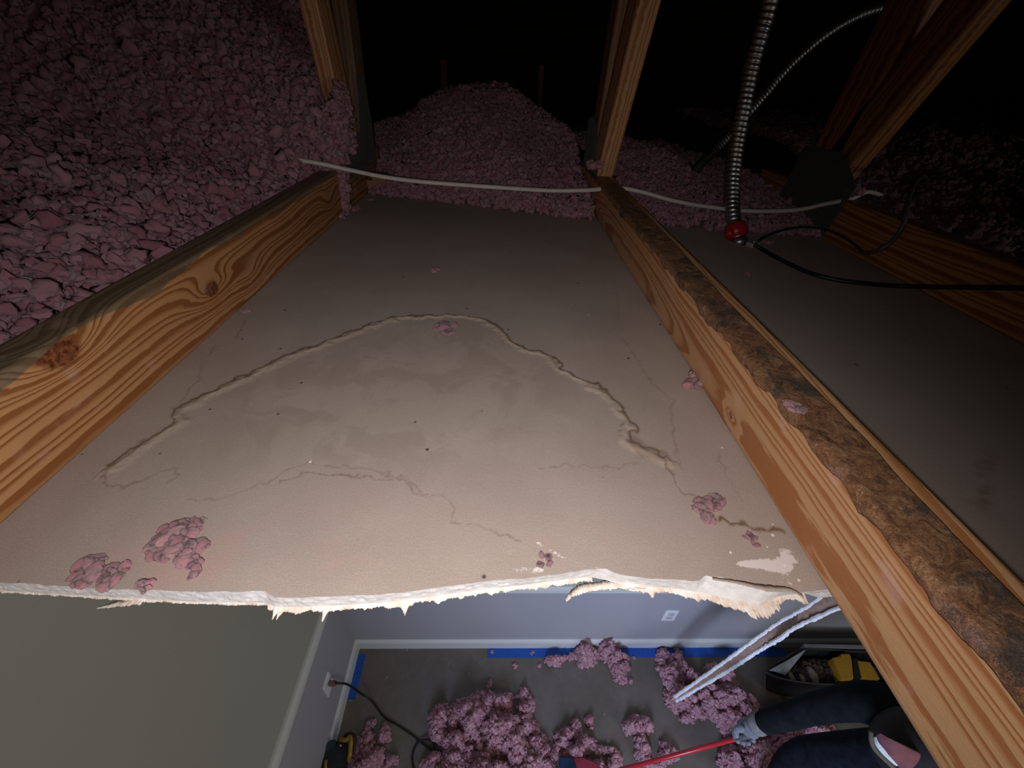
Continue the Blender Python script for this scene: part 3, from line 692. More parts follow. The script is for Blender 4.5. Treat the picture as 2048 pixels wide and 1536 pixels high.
S2 = np.array([aty(x, y, 1.45) for x, y in [(1230, 300), (1290, 296), (1340, 303), (1380, 325), (1450, 332), (1550, 338), (1640, 345), (1720, 350)]])
def h_r(x, y):
    c = np.interp(x, S2[:, 0], S2[:, 2]-A)-.012; ys_ = 1.09-.16*(x-.28)
    s_ = np.interp(y-ys_, [-.02, 0, .05, .16, .35, .5, 1.3], [0, .18, .30, .55, 1., 1., .6])
    return np.maximum(c*s_ + .014*fbm(x*14, y*14, 121, 3)*(s_ > 0), 0)*(s_ > 0)
heap('insulation_mound', (.276, .764), (.95, 2.3), h_r, 13000, .0045, .010, 'low dim pink insulation bank between the middle and right trusses')
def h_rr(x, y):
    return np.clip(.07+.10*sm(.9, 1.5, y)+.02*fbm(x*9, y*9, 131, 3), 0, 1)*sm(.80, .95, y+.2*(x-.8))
heap('insulation_mound', (.81, 2.4), (.6, 2.3), h_rr, 24000, .006, .012, 'very dark insulation bank beyond the right truss', mat=FLUFF_SHADE)

# individual tufts lying about the ceiling board and joists
def tuft(px, py, r, lab, z=A, n=9, sub=3, flat=.7, grp=None, pt=None, spread=1.0, hgt=.25):
    c = np.array(pt if pt is not None else atz(px, py, z)); P = []; S = []
    for i in range(n):
        a = rng.uniform(0, 2*np.pi); d_ = r*math.sqrt(rng.uniform())*.75*spread; s_ = r*rng.uniform(.42, .72)*(1-.3*d_/r)
        P.append((c[0]+d_*math.cos(a), c[1]+d_*math.sin(a), c[2]+s_*.45*flat+rng.uniform(0, hgt)*s_)); S.append(s_)
    o = fluff('insulation_tuft', P, S, sub, FLUFFL, origin=c, flat=1.)
    o.scale = (1, 1, flat); return tag(o, lab, 'insulation tuft', grp or 'loose tufts of insulation on the ceiling board')
tuft(178, 1143, .013, 'flat square pink tuft on the ceiling board at the broken edge, lower left', n=14, flat=.45)
tuft(225, 1148, .011, 'small pink tuft touching the square tuft at the broken edge', n=12, flat=.5)
tuft(345, 1080, .0165, 'largest pink clump on the ceiling board, above the lower left edge', n=22, flat=.5)
tuft(385, 1105, .0115, 'pink clump below right of the largest clump on the ceiling board', n=12, flat=.55)
tuft(330, 1105, .0105, 'rosy flat clump below the largest clump on the ceiling board', n=10, flat=.45)
tuft(385, 1140, .009, 'small rosy tuft between the big clump and the broken edge', n=8, flat=.5)
tuft(385, 1052, .010, 'thin salmon tuft on top of the largest clump', n=9, flat=.4)
tuft(292, 1172, .006, 'pale tuft hanging over the broken edge at the left', n=8, flat=1.0)
tuft(890, 655, .019, 'thin pink tuft on the brown water ring', n=12, flat=.22, spread=1.1)
tuft(1386, 772, .0115, 'pink ball of fluff against the middle joist', n=12, flat=.9)
tuft(1383, 752, .006, 'pale tuft on top of the ball of fluff by the middle joist', z=A+.008, n=6, flat=.9)
tuft(1412, 1022, .0115, 'bright pink flat tuft near the lower right stain line', n=14, flat=.5)
tuft(1425, 1000, .012, 'thin mauve wisp behind the bright pink flat tuft', n=10, flat=.22)
tuft(1503, 1080, .007, 'faint pink wisp beside the middle joist near the chalky patch', n=7, flat=.25)
tuft(1088, 1122, .007, 'faint pink wisp beside the chalky streak at the broken edge', n=6, flat=.2)
tuft(872, 541, .011, 'dim pink tuft at the middle of the far ceiling board', n=7, flat=.5)
tuft(493, 622, .0075, 'round pale tuft beside the left joist', n=7, flat=.8)
tuft(702, 420, .022, 'pink tuft at the far foot of the left joist', n=14, flat=.7)
tuft(1590, 815, .0085, 'lilac tuft on the grimy top of the middle joist', pt=atz(1590, 815, A+.0955), n=9, flat=.5)
tuft(1537, 487, .013, 'pink tuft beside the red conduit fitting', n=9, flat=.7)
tuft(1738, 508, .013, 'pink tuft under the thin black wire by the right joist', n=8, flat=.6)
tuft(1497, 548, .009, 'dim speck of fluff on the right ceiling bay', n=5, flat=.5)
tuft(1215, 350, .022, 'dim tuft on the middle truss plate above the white cable', pt=(.222, 1.10, A+.118), n=10, flat=.8)
tuft(1700, 385, .024, 'dim tuft at the foot of the right truss webs', pt=(.786, .985, A+.105), n=10, flat=.8)
tuft(742, 400, .012, 'low tuft at the far corner of the ceiling board', n=6, flat=.5)

# heaps on the room floor
def pile(name, blobs, n, lab, smin=.006, smax=.014, mat=None):
    C = [(atz(x, y, 0)[:2], rx, ry, h) for x, y, rx, ry, h in blobs]
    lo = np.min([c-np.array([rx, ry])*1.3 for c, rx, ry, h in C], 0); hi = np.max([c+np.array([rx, ry])*1.3 for c, rx, ry, h in C], 0); hi[1] = min(hi[1], WY-.02); lo[0] = max(lo[0], WX+.02)
    def hf(x, y):
        g = 0
        for c, rx, ry, h in C: g = np.maximum(g, 1.0*h*(1-((x-c[0])/rx)**2-((y-c[1])/ry)**2))
        nz = fbm(x*17, y*17, 141+n, 4)
        return np.maximum(g*(1+1.7*nz)+.05*nz*(g > 0)*1.0-.006, 0)*(g > 0)
    P = heap(name, (lo[0], hi[0]), (lo[1], hi[1]), hf, int(n*1.5), smin*.75, smax*.8, lab, z0=.0015, res=50, mat=mat, sub=2); return P
pile('insulation_pile', [(960, 1455, .22, .15, .085), (1030, 1445, .12, .16, .06), (900, 1450, .12, .09, .05), (1010, 1525, .26, .16, .07), (960, 1540, .3, .1, .06)], 9000, 'largest pink insulation pile on the room floor beside the cord loop')
pile('insulation_pile', [(1200, 1312, .17, .065, .10), (1140, 1322, .15, .04, .05), (1240, 1345, .06, .06, .035), (1250, 1360, .04, .03, .02)], 4200, 'pink insulation pile against the blue tape on the far side of the room')
pile('insulation_pile', [(1345, 1335, .10, .10, .07), (1360, 1365, .10, .07, .06), (1400, 1400, .20, .13, .10), (1460, 1420, .16, .13, .09), (1440, 1360, .10, .08, .06)], 8000, 'pink insulation pile under the white-edged hanging strip')
pile('insulation_pile', [(1165, 1450, .06, .06, .04), (1150, 1490, .12, .07, .06), (1105, 1500, .06, .05, .04), (1190, 1520, .14, .06, .05)], 3200, 'scattered pink insulation pile around the blue and red tool')
pile('insulation_pile', [(1275, 1455, .08, .05, .045), (1285, 1490, .08, .07, .04), (1310, 1510, .12, .05, .03)], 2400, 'small pink insulation pile left of the red pole')
pile('insulation_pile', [(1550, 1500, .25, .16, .12), (1520, 1530, .22, .1, .12), (1600, 1470, .2, .12, .1)], 6000, 'pink insulation pile on the floor below the gloved hand')
pile('insulation_pile', [(745, 1485, .09, .09, .05), (730, 1530, .16, .08, .06)], 3000, 'pink insulation pile beside the yellow and black tool')
pile('insulation_pile', [(972, 1362, .035, .055, .025), (965, 1385, .02, .03, .015)], 700, 'little pink insulation patch between the cord and the far tape', .004, .009)
for px, py, r, lab in [(1350, 1294, .024, 'fist-sized tuft on the blue floor tape, farther right'), (1301, 1294, .011, 'tiny tuft on the blue floor tape between two bigger ones'), (984, 1304, .012, 'tiny tuft at the left end of the long blue tape'),
                       (1064, 1305, .013, 'tiny tuft near the left end of the long blue tape'), (1030, 1332, .016, 'small tuft on the floor paper below the tape end'), (1078, 1331, .013, 'sparse tuft on the floor paper between tape and piles'),
                       (1268, 1316, .012, 'stray tuft at the right of the pile by the tape'), (1262, 1362, .016, 'stray tuft below the pile by the tape')]:
    tuft(px, py, r, lab, z=.002, n=9, sub=2, flat=.7, grp='stray tufts of insulation on the room floor')

# ------------------------------------------------------------------ cables and conduits in the attic
wc = [(-1.05, 1.33, 2.60), aty(345, 290, 1.13), aty(440, 305, 1.07), aty(520, 313, 1.04), aty(580, 318, 1.015), aty(640, 327, 1.02), aty(700, 340, 1.03), aty(770, 354, 1.03), aty(850, 364, 1.03), aty(1000, 375, 1.03), aty(1100, 381, 1.03), aty(1180, 380, 1.03), aty(1230, 375, 1.03), aty(1280, 383, 1.03),
      aty(1350, 402, 1.02), aty(1420, 414, 1.02), aty(1500, 422, 1.02), aty(1590, 420, 1.01), aty(1650, 408, 1.0), aty(1700, 398, .985), aty(1740, 384, 1.0), (1.0, 1.1, 2.50)]
tag(tube('electrical_cable', wc, .0062, CABLE, None, 14, .75, 8), 'white flat electrical cable draped across all three joists', 'cable')
def flex(name, pts, r, pitch, lab, caps=None):
    P = catmull(pts, 60); seg = np.linalg.norm(np.diff(P, axis=0), axis=1); s_ = np.concatenate([[0], np.cumsum(seg)])
    m = int(s_[-1]/pitch*8); t = np.linspace(0, s_[-1], m); Q = np.stack([np.interp(t, s_, P[:, k_]) for k_ in range(3)], 1)
    V, Fc = tube_arrays(Q, r, 24, closed_ends=False); sg = 24; ph = np.tile(np.arange(sg)/sg, m); tt = np.repeat(t, sg)
    prof = np.abs(np.sin(np.pi*(tt/pitch+ph)))**.6; C_ = np.repeat(Q, sg, 0); V = C_ + (V-C_)*(.84+.16*prof)[:, None]
    root = empty(name, pts[-1], lab, 'conduit', 'flexible metal conduits'); mesh_np('armor', V, Fc, STEEL, root, True); return root
c1 = flex('flexible_conduit', [(.50, 1.21, 3.18), (.515, 1.15, 3.0), atx(1540, 0, .53), atx(1520, 75, .53), atx(1500, 150, .53), atx(1486, 225, .53), atx(1472, 300, .53), atx(1465, 370, .53), atx(1466, 430, .531), atz(1476, 478, A+.008)], .0165, .0105,
          'ribbed steel conduit coming down to the red fitting in the right bay')
pe = np.array(atz(1476, 478, A+.008)); pu_ = np.array(atx(1470, 452, .531)); ax_ = (pu_-pe)/np.linalg.norm(pu_-pe)
tube('red_bushing', [pe+ax_*.004, pe+ax_*.010, pe+ax_*.022, pe+ax_*.032, pe+ax_*.036], [.019, .0235, .0245, .0215, .018], REDP, c1, 24, n=0)
bm = bmesh.new(); bmesh.ops.create_uvsphere(bm, u_segments=20, v_segments=12, radius=.010); bmesh.ops.translate(bm, verts=bm.verts, vec=Vector(pe+ax_*.016)+Vector((-.020, -.010, 0))); bm_obj('red_bushing_lug', bm, REDP, c1, True)
tube('steel_connector', [pe+ax_*.004+np.array([.004, -.002, 0]), pe+np.array([.006, -.003, -.012])], [.0165, .0165], STEEL, c1, 20, n=0)
c2 = flex('flexible_conduit', [(1.25, 1.62, 3.10), (1.16, 1.56, 3.0), aty(1800, 0, 1.5), aty(1720, 30, 1.5), aty(1650, 70, 1.5), aty(1580, 130, 1.48), aty(1515, 205, 1.45), aty(1440, 290, 1.40), aty(1395, 335, 1.35), aty(1376, 362, 1.32)], .0135, .0095,
          'thinner ribbed steel conduit slanting from the top right behind the first one')
GREYM = plain('grey_box_metal', (.33, .29, .26), .5, nz=.2)
bm = bmesh.new(); pb = atz(1506, 489, A+.006); bm_box(bm, pb, (.026, .020, .011), rot=Matrix.Rotation(.4, 3, 'Z'), bev=.003); bm_box(bm, Vector(pb)+Vector((.0, -.004, .007)), (.008, .008, .006), bev=.002)
tag(bm_obj('cable_clamp', bm, GREYM), 'small grey cable clamp beside the red conduit fitting', 'clamp')
tag(tube('black_wire', [atz(1508, 489, A+.012), atz(1525, 499, A+.006), atz(1560, 519, A+.005), atz(1620, 546, A+.005), atz(1680, 561, A+.006), atz(1740, 568, A+.008), atx(1800, 572, .735), atx(1870, 574, .742), atx(1960, 575, .75), atx(2048, 577, .755), (.757, .48, A+.09)], .0040, BLACK, None, 10),
    'thick black wire curving right from the red fitting over the right joist', 'wire')
tag(tube('black_wire', [atz(1510, 486, A+.012), atz(1530, 474, A+.018), atz(1560, 462, A+.025), atz(1600, 455, A+.03), atz(1640, 456, A+.03), atx(1670, 466, .748), atx(1700, 482, .756), atx(1722, 500, .752)], .0026, BLACK, None, 8),
    'thin black wire arching from the red fitting towards the right joist', 'wire')
tag(tube('grey_wire', [atz(1722, 504, A+.014), atx(1748, 504, .745), atx(1780, 486, .755), atx(1803, 458, .757), atx(1813, 425, .76), atx(1818, 395, .775), aty(1828, 368, .88), aty(1840, 355, .95)], .0040, plain('grey_wire_sheath', (.09, .085, .085), .4), None, 8),
    'grey wire rising from the right joist into the dark insulation', 'wire')

# ------------------------------------------------------------------ hanging white-edged strip of board
hs = empty('plasterboard_strip', atz(1352, 1400, .12), 'long white-edged plasterboard strip standing from the floor pile up to the ceiling', 'plasterboard strip')
WHT = plain('chalky_white_edge', (.88, .88, .92), .9, nz=.10, scale=150, bump=.002); BRN = plain('brown_paper_face', (.30, .20, .15), .9, nz=.2, scale=60)
def lerp3(a, b, t): return np.asarray(a)+(np.asarray(b)-np.asarray(a))*t
upA = [atz(1350, 1393, .12), atd(1440, 1330, 1.85), atd(1500, 1286, 1.6), atd(1560, 1244, 1.42), atd(1640, 1196, 1.25), (1.01, .50, 2.42)]
loA = [atz(1353, 1402, .10), atd(1450, 1345, 1.85), atd(1510, 1306, 1.6), atd(1560, 1277, 1.42), atd(1640, 1232, 1.25), (1.04, .38, 2.42)]
def ragged(name, pts, r, seed):
    P = catmull(pts, 60); R = r*(1+.35*fbm(np.arange(len(P))*.35, 0*P[:, 0], seed)+.25*vn(np.arange(len(P))*1.3, 0*P[:, 0], seed+2))
    P = P + .0025*np.stack([vn(np.arange(len(P))*.5, 0*P[:, 0], seed+i) for i in range(3)], 1)
    V, Fc = tube_arrays(P, R, 8); return pydata(name, V, Fc, WHT, hs, False)
rr_ = np.linspace(0, 1, 301)
ragged('broken_edge', upA, np.interp(rr_, [0, .5, 1], [.0085, .0060, .0052]), 3); ragged('broken_edge', loA, np.interp(rr_, [0, .5, 1], [.0085, .0062, .0055]), 9)
Pu, Pl = catmull(upA, 20), catmull(loA, 20); nn = len(Pu); k = np.arange(nn-1)
off = np.array([.0, .004, .0])
V = np.concatenate([Pu, Pl, Pl+off, Pu+off]); mesh_np('paper_face', V, np.concatenate([np.stack([a*nn+k, b*nn+k, b*nn+k+1, a*nn+k+1], 1) for a, b in ((0, 1), (1, 2), (2, 3), (3, 0))]), BRN, hs)

# ------------------------------------------------------------------ tub of debris with yellow tool
zt = .28
rim = [atz(x, y, zt) for x, y in [(1532, 1344), (1566, 1320), (1612, 1298), (1690, 1302), (1790, 1308), (1850, 1335), (1800, 1366), (1700, 1369), (1620, 1366), (1565, 1357)]]
cen = np.mean(rim, 0)
tub = empty('debris_tub', (cen[0], cen[1], 0), 'black-rimmed tub of dusty debris beside the worker', 'tub')
TUBM = plain('black_tub_plastic', (.02, .02, .022), .5, nz=.2); LIN = plain('pale_plastic_liner', (.30, .34, .40), .3, nz=.2, scale=40)
def loopmesh(loops, closed=True):
    V = np.concatenate(loops); m = len(loops[0]); j = np.arange(m); j2 = (j+1) % m
    return V, np.concatenate([np.stack([i*m+j, i*m+j2, (i+1)*m+j2, (i+1)*m+j], 1) for i in range(len(loops)-1)])
Rm = catmull(rim+[rim[0]], 6)[:-1]
def off_(s_, z): L = cen+(Rm-cen)*s_; L = L.copy(); L[:, 2] = z; return L
V, Fc = loopmesh([off_(.70, .0), off_(.99, zt-.01), off_(1.04, zt-.012), off_(1.05, zt+.004), off_(1.0, zt+.010), off_(.96, zt-.01), off_(.72, .02)])
mesh_np('tub_shell', V, Fc, TUBM, tub, True)
V = np.concatenate([off_(.72, .02), [[cen[0], cen[1], .02]]]); m_ = len(Rm); j = np.arange(0, m_, 2)
mesh_np('tub_bottom', V, np.stack([j, (j+1) % m_, (j+2) % m_, np.full(len(j), m_)], 1), TUBM, tub)
a, b, c_ = atz(1538, 1341, zt+.012), atz(1612, 1299, zt+.012), atz(1572, 1350, zt-.03)
bm = bmesh.new(); N_ = 10; gr = {}
for i in range(N_+1):
    for j_ in range(N_+1-i):
        u, v_ = i/N_, j_/N_; p_ = a*(1-u-v_)+b*u+c_*v_; p_ = p_+np.array([0, 0, .006*math.sin(9*u+5*v_)]); gr[i, j_] = bm.verts.new(p_)
for i in range(N_):
    for j_ in range(N_-i):
        bm.faces.new([gr[i, j_], gr[i+1, j_], gr[i, j_+1]])
        if i+j_ < N_-1: bm.faces.new([gr[i+1, j_], gr[i+1, j_+1], gr[i, j_+1]])
r_ = bmesh.ops.extrude_face_region(bm, geom=bm.faces[:]); bmesh.ops.translate(bm, verts=[q_ for q_ in r_['geom'] if isinstance(q_, bmesh.types.BMVert)], vec=(0, 0, -.002))
bm_obj('liner_flap', bm, LIN, tub)
DEB = plain('dusty_debris', (.065, .05, .042), 1, nz=.5, scale=40, bump=.01)
nd = 1500; u = rng.uniform(0, 1, nd)**.5; kk = rng.integers(0, len(Rm), nd); Pd = cen+(Rm[kk]-cen)*(u*.66)[:, None]; Pd[:, 2] = zt-.09+.03*rng.uniform(-1, 1, nd)+.03*(1-u)
tag(fluff('dusty_debris', Pd, rng.uniform(.008, .022, nd), 1, DEB), 'dark dusty rubble filling the black-rimmed tub', 'debris', kind='stuff')
CH = plain('gypsum_chunk', (.26, .24, .19), .9, nz=.2, scale=80)
for (px, py, s_, lab) in [(1625, 1350, .035, 'pale broken chunk lying in the debris tub, tallest one'), (1583, 1353, .022, 'low pale chunk at the left end of the debris tub'), (1605, 1357, .018, 'small pale chunk at the front rim of the debris tub')]:
    V, Fc = ICO[2]; c_ = atz(px, py, zt-.045); V = V*np.array([s_*.7, s_*1.2, s_*.5])*(1+.3*vn(V[:, 0]*2+px, V[:, 1]*2+V[:, 2], 5))[:, None]
    tag(mesh_np('plasterboard_chunk', V+c_, Fc, CH, None, False, origin=c_), lab, 'debris chunk', 'pale chunks in the debris tub')
yt = empty('yellow_tool_case', atz(1700, 1335, zt-.02), 'yellow and black tool case lying on the debris tub', 'tool case')
bm = bmesh.new(); py_ = [(1664, 1315), (1680, 1312), (1682, 1307), (1700, 1307), (1704, 1318), (1706, 1340), (1708, 1358), (1682, 1360), (1672, 1335)]
vv = [bm.verts.new(atz(x, y, zt+.02)) for x, y in py_]; f_ = bm.faces.new(vv); r_ = bmesh.ops.extrude_face_region(bm, geom=[f_]); bmesh.ops.translate(bm, verts=[q_ for q_ in r_['geom'] if isinstance(q_, bmesh.types.BMVert)], vec=(0, 0, -.055)); bmesh.ops.bevel(bm, geom=bm.edges[:], offset=.004, segments=2, affect='EDGES'); bm_obj('shell', bm, YEL, yt)
bm = bmesh.new(); vv = [bm.verts.new(atz(x, y, zt+.018)) for x, y in [(1716, 1322), (1740, 1325), (1760, 1358), (1724, 1356)]]; f_ = bm.faces.new(vv); r_ = bmesh.ops.extrude_face_region(bm, geom=[f_]); bmesh.ops.translate(bm, verts=[q_ for q_ in r_['geom'] if isinstance(q_, bmesh.types.BMVert)], vec=(0, 0, -.055)); bm_obj('shell_end', bm, YEL, yt)
bm = bmesh.new(); vv = [bm.verts.new(atz(x, y, zt+.010)) for x, y in [(1706, 1316), (1716, 1318), (1726, 1357), (1709, 1358)]]; f_ = bm.faces.new(vv); r_ = bmesh.ops.extrude_face_region(bm, geom=[f_]); bmesh.ops.translate(bm, verts=[q_ for q_ in r_['geom'] if isinstance(q_, bmesh.types.BMVert)], vec=(0, 0, -.05)); bm_obj('hinge', bm, BLACK, yt)
# handle shaft of the tub side: a pale ledge behind
LEDGE = plain('pale_board', (.20, .20, .21), .7, nz=.15)
a = atz(1612, 1296, .30); b = atz(1800, 1300, .30)
bm = bmesh.new(); bm_box(bm, (a+b)/2+np.array([0.05, .012, -.15]), (b[0]-a[0]+.1, .014, .30), rot=Matrix.Rotation(math.atan2(b[1]-a[1], b[0]-a[0]), 3, 'Z'))
tag(bm_obj('plasterboard_offcut', bm, LEDGE), 'grey board offcut standing behind the debris tub', 'board')

# black and yellow cordless tool by the left wall
DK = plain('dark_tool_plastic', (.018, .022, .026), .45, nz=.3, scale=30)
c0 = atz(672, 1508, .0)
tool = empty('cordless_tool', c0, 'black cordless tool with a yellow handle on the floor by the left wall', 'power tool')
def slab(name, pts, z0_, z1_, mat, parent, bev=.006):
    bm = bmesh.new(); vv = [bm.verts.new(tuple(atz(x, y, z1_))) for x, y in pts]; f_ = bm.faces.new(vv)
    r_ = bmesh.ops.extrude_face_region(bm, geom=[f_]); bmesh.ops.translate(bm, verts=[q_ for q_ in r_['geom'] if isinstance(q_, bmesh.types.BMVert)], vec=(0, 0, z0_-z1_))
    bmesh.ops.bevel(bm, geom=bm.edges[:], offset=bev, segments=2, affect='EDGES'); return bm_obj(name, bm, mat, parent)
slab('battery_body', [(643, 1507), (655, 1492), (680, 1483), (695, 1485), (696, 1515), (690, 1535), (640, 1545), (637, 1525)], .01, .10, DK, tool)
slab('upper_housing', [(657, 1480), (672, 1478), (670, 1492), (650, 1504), (648, 1495)], .02, .11, plain('slate_tool_plastic', (.03, .045, .055), .5), tool)
YT = [atz(682, 1479, .10), atz(692, 1480, .12), atz(700, 1474, .125), atz(702, 1484, .13), atz(701, 1496, .125), atz(700, 1508, .12), atz(697, 1519, .09)]
tube('yellow_handle', YT, [.010]*49, YEL, tool, 12, n=8)
tube('handle_grip', [atz(690, 1471, .10), atz(700, 1468, .12), atz(708, 1474, .12), atz(709, 1490, .11), atz(706, 1510, .10)], .009, BLACK, tool, 10, n=8)
tube('yellow_latch', [atz(652, 1521, .105), atz(651, 1530, .11), atz(652, 1545, .105)], .007, YEL, tool, 10, n=6)
tube('steel_pin', [atz(679, 1491, .112), atz(683, 1491, .114)], .005, STEEL, tool, 10, n=0)

# blue and red tool at the bottom edge
bt = empty('floor_scoop', atz(1170, 1530, .0), 'red and dark blue scoop lying in the pink insulation at the bottom edge', 'scoop')
slab('red_blade', [(1146, 1516), (1165, 1514), (1230, 1540), (1190, 1570), (1160, 1560)], .05, .075, plain('dull_red_metal', (.25, .03, .05), .4), bt, .003)
slab('blue_grip', [(1118, 1512), (1146, 1514), (1156, 1545), (1120, 1548)], .05, .08, plain('dark_blue_plastic', (.01, .035, .085), .4), bt, .004)

# ------------------------------------------------------------------ worker
def skin_obj(name, verts, edges, radii, mat, parent, sub=2, root=0):
    me = bpy.data.meshes.new(name); me.from_pydata([tuple(map(float, v)) for v in verts], edges, []); o = link(name, me, mat, parent)
    sk = o.modifiers.new('skin', 'SKIN'); sk.use_smooth_shade = True
    for i, r in enumerate(radii): d_ = me.skin_vertices[0].data[i]; d_.radius = (r, r) if not isinstance(r, tuple) else r; d_.use_root = (i == root)
    ss = o.modifiers.new('sub', 'SUBSURF'); ss.levels = sub; ss.render_levels = sub
    return o
SKIN = plain('skin', (.42, .25, .18), .55, nz=.05); HOOD = plain('dark_hoodie_cloth', (.008, .010, .0125), .95, spec=.08, nz=.35, scale=25, bump=.004); JEAN = plain('dark_navy_trousers', (.010, .013, .019), .95, spec=.08, nz=.35, scale=40, bump=.003)
GLV = plain('grey_knit_glove', (.16, .18, .21), .85, nz=.3, scale=120, bump=.002)
hand = atd(1490, 1462, 1.55); wrist = atd(1512, 1450, 1.50); elbow = atd(1635, 1415, 1.36); shR = atd(1745, 1396, 1.20)
neck = np.array([1.20, .28, 1.36]); chest = np.array([1.33, .25, 1.24]); pelvis = np.array([1.56, .26, .92]); shL = np.array([1.22, .06, 1.33]); elL = np.array([1.08, .07, 1.08]); haL = np.array([.93, .22, .93])
hipR = pelvis+[0, .09, -.05]; hipL = pelvis+[0, -.10, -.05]; knR = atd(1600, 1520, 1.66); knL = np.array([1.62, .12, .50]); anR = np.array([1.28, .36, .09]); anL = np.array([1.85, .12, .09])
head = atd(1815, 1505, 1.12)+np.array([.0, 0, -.005])
wk = empty('person', (1.5, .25, 0), 'person in a dark hoodie bending forward and holding a red pole with a grey glove', 'person')
bv = [pelvis, (pelvis+chest)/2, chest, neck, head, shR, elbow, wrist, shL, elL, haL, hipR, knR, anR, hipL, knL, anL, anR+[-.13, 0, -.04], anL+[-.12, 0, -.04]]
be = [(0, 1), (1, 2), (2, 3), (3, 4), (2, 5), (5, 6), (6, 7), (2, 8), (8, 9), (9, 10), (0, 11), (11, 12), (12, 13), (0, 14), (14, 15), (15, 16), (13, 17), (16, 18)]
skin_obj('body', bv, be, [.12, .11, .12, .05, .080, .045, .038, .028, .05, .038, .028, .08, .05, .035, .08, .05, .035, .03, .03], SKIN, wk)
skin_obj('hoodie', [pelvis+(chest-pelvis)*.1, (pelvis+chest)/2, chest, chest*.4+neck*.6, shR, (shR+elbow)/2, elbow, (elbow+wrist)/2, wrist, shL, elL, haL], [(0, 1), (1, 2), (2, 3), (2, 4), (4, 5), (5, 6), (6, 7), (7, 8), (2, 9), (9, 10), (10, 11)],
         [.15, .14, .13, .08, .064, .050, .045, .042, .036, .08, .055, .042], HOOD, wk, 2)
skin_obj('trousers', [pelvis, hipR, (hipR+knR)/2, knR, (knR+anR)/2, anR, hipL, (hipL+knL)/2, knL, anL], [(0, 1), (1, 2), (2, 3), (3, 4), (4, 5), (0, 6), (6, 7), (7, 8), (8, 9)], [.14, .105, .095, .080, .07, .06, .11, .10, .085, .065], JEAN, wk, 2)
for a_ in (anR, anL): skin_obj('work_boot', [a_+[.05, 0, -.03], a_+[-.05, 0, -.03], a_+[-.15, 0, -.045]], [(0, 1), (1, 2)], [.05, .048, .038], BLACK, wk, 2)
# red pole held in the glove
pole_dir = atd(1262, 1533, 1.98)-hand; pole_dir /= np.linalg.norm(pole_dir)
grip = atd(1462, 1480, 1.60)
d2 = atd(1262, 1534, 1.78)-grip; d2 /= np.linalg.norm(d2)
tlen = (grip[2]-.03)/-d2[2] if d2[2] < 0 else 1
pole_end = grip+d2*min(tlen, 1.6)
pole = empty('red_pole', pole_end, 'glossy red pole running from the gloved hand to the bottom edge', 'pole')
tube('shaft', [grip-d2*.18, pole_end], .0085, plain('glossy_red_paint', (.38, .02, .03), .25), pole, 16, n=0)
tube('grey_grip', [grip-d2*.18, grip-d2*.02], .0105, plain('grey_grip_rubber', (.10, .10, .11), .6), pole, 16, n=0)
# glove: palm and five curled fingers round the pole
hx = (hand-wrist)/np.linalg.norm(hand-wrist); gp = grip-d2*.07; side_ = d2-hx*(d2@hx); side_ /= np.linalg.norm(side_); upn = np.cross(hx, side_); upn *= np.sign(upn[2])
palm0 = wrist; palm1 = gp+upn*.016
glove = skin_obj('glove', [palm0-hx*.01, palm0+(palm1-palm0)*.35, palm0+(palm1-palm0)*.75, palm1], [(0, 1), (1, 2), (2, 3)], [(.034, .030), (.032, .026), (.044, .026), (.040, .024)], GLV, wk, 2)
tube('glove_cuff', [wrist-hx*.035, wrist-hx*.015, wrist+hx*.0], [.032, .036, .034], plain('pale_cuff_knit', (.17, .17, .165), .9, nz=.2), wk, 20, n=0)
for i, (o_, l_) in enumerate([(-.033, .9), (-.011, 1.05), (.011, 1.), (.033, .85)]):
    b0 = palm1+side_*o_; f1 = b0+hx*.030*l_+upn*.004; f2_ = f1+hx*.014*l_-upn*.026*l_; f3 = f2_-hx*.018*l_-upn*.014*l_
    skin_obj('glove_finger', [b0, f1, f2_, f3], [(0, 1), (1, 2), (2, 3)], [.0115, .0105, .0098, .0088], GLV, wk, 2)
t0 = palm0+(palm1-palm0)*.35+side_*.03; skin_obj('glove_thumb', [t0, t0+side_*.028+hx*.018, t0+side_*.022+hx*.045-upn*.02], [(0, 1), (1, 2)], [.014, .012, .010], GLV, wk, 2)
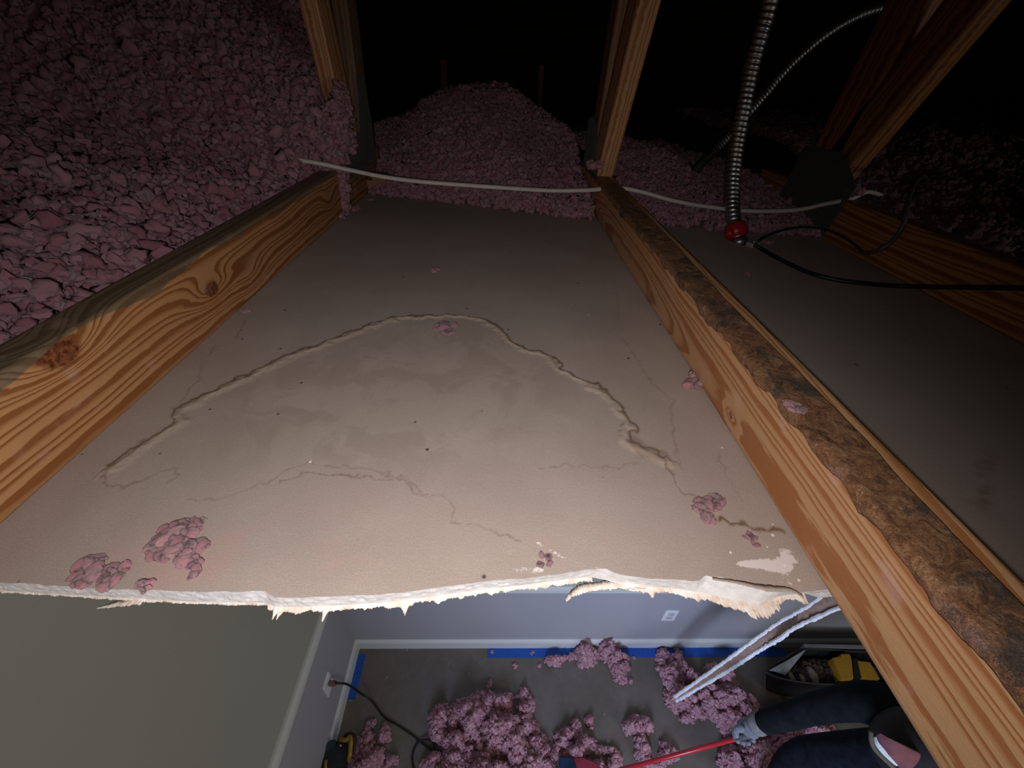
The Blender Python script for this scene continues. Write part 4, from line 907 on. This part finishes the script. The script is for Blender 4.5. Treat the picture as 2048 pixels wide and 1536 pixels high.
# cap on the bowed head: dark crown, maroon panel, white patch, beige rim
hc = atd(1815, 1505, 1.12)
capm = plain('maroon_cap_cloth', (.17, .06, .065), .85, nz=.2, scale=40); capw = plain('white_cap_panel', (.62, .66, .68), .8); capb = plain('beige_cap_rim', (.11, .10, .07), .8)
V, Fc = ICO[3]; Vh = V*np.array([.100, .094, .108])+hc+np.array([.012, 0, .022]); Vh[:, 2] = np.maximum(Vh[:, 2], hc[2]-.066+.15*np.maximum(hc[0]+.02-Vh[:, 0], 0))
mesh_np('hair', Vh, Fc, plain('dark_hair', (.012, .011, .012), .8, nz=.3), wk, True)
for nm_, P_, S_ in (('nose', (.005, 0, -.098), (.020, .012, .018)), ('ear', (.0, .090, -.04), (.024, .008, .018)), ('ear', (.0, -.090, -.04), (.024, .008, .018)), ('chin', (.045, 0, -.080), (.035, .036, .024))):
    Vn, Fn = ICO[2]; mesh_np(nm_, Vn*np.array(S_)+hc+np.array(P_), Fn, SKIN, wk, True)
for sy_ in (-.03, .03):
    Vn, Fn = ICO[2]; mesh_np('eye', Vn*.009+hc+np.array([-.020, sy_, -.082]), Fn, plain('eye_white', (.7, .68, .65), .3), wk, True)
cr = [atd(1742, 1463, 1.075), atd(1742, 1480, 1.07), atd(1748, 1496, 1.065), atd(1760, 1510, 1.06), atd(1775, 1524, 1.055), atd(1795, 1542, 1.05), atd(1830, 1570, 1.05)]
tube('cap_rim', cr, .0048, capb, wk, 10, n=8)
def patch(name, outer_, inner_, mat, bulge=.010):
    Po, Pi = catmull(outer_, 8), catmull(inner_, 8); n0 = len(Po); rows_ = []
    for t in np.linspace(0, 1, 7): rows_.append(Po*(1-t)+Pi*t+np.array([0, 0, bulge*math.sin(math.pi*t)]))
    V = np.concatenate(rows_+[r-np.array([0, 0, .004]) for r in rows_[::-1]]); k = np.arange(n0-1); m_ = 14
    return mesh_np(name, V, np.concatenate([np.stack([i*n0+k, (i+1)*n0+k, (i+1)*n0+k+1, i*n0+k+1], 1) for i in range(m_-1)]), mat, wk, True)
patch('cap_white_panel', [atd(1748, 1475, 1.075), atd(1749, 1490, 1.07), atd(1756, 1505, 1.065), atd(1768, 1517, 1.06), atd(1782, 1526, 1.055), atd(1794, 1532, 1.05)], [atd(1753, 1474, 1.07), atd(1757, 1483, 1.065), atd(1764, 1492, 1.06), atd(1772, 1502, 1.055), atd(1780, 1513, 1.05), atd(1796, 1530, 1.05)], capw, .003)
patch('cap_maroon_panel', [atd(1752, 1471, 1.075), atd(1760, 1485, 1.065), atd(1772, 1501, 1.055), atd(1782, 1515, 1.05), atd(1800, 1535, 1.048), atd(1830, 1565, 1.05)], [atd(1760, 1468, 1.06), atd(1778, 1476, 1.045), atd(1800, 1486, 1.04), atd(1825, 1498, 1.04), atd(1850, 1510, 1.04), atd(1880, 1530, 1.04)], capm, .012)
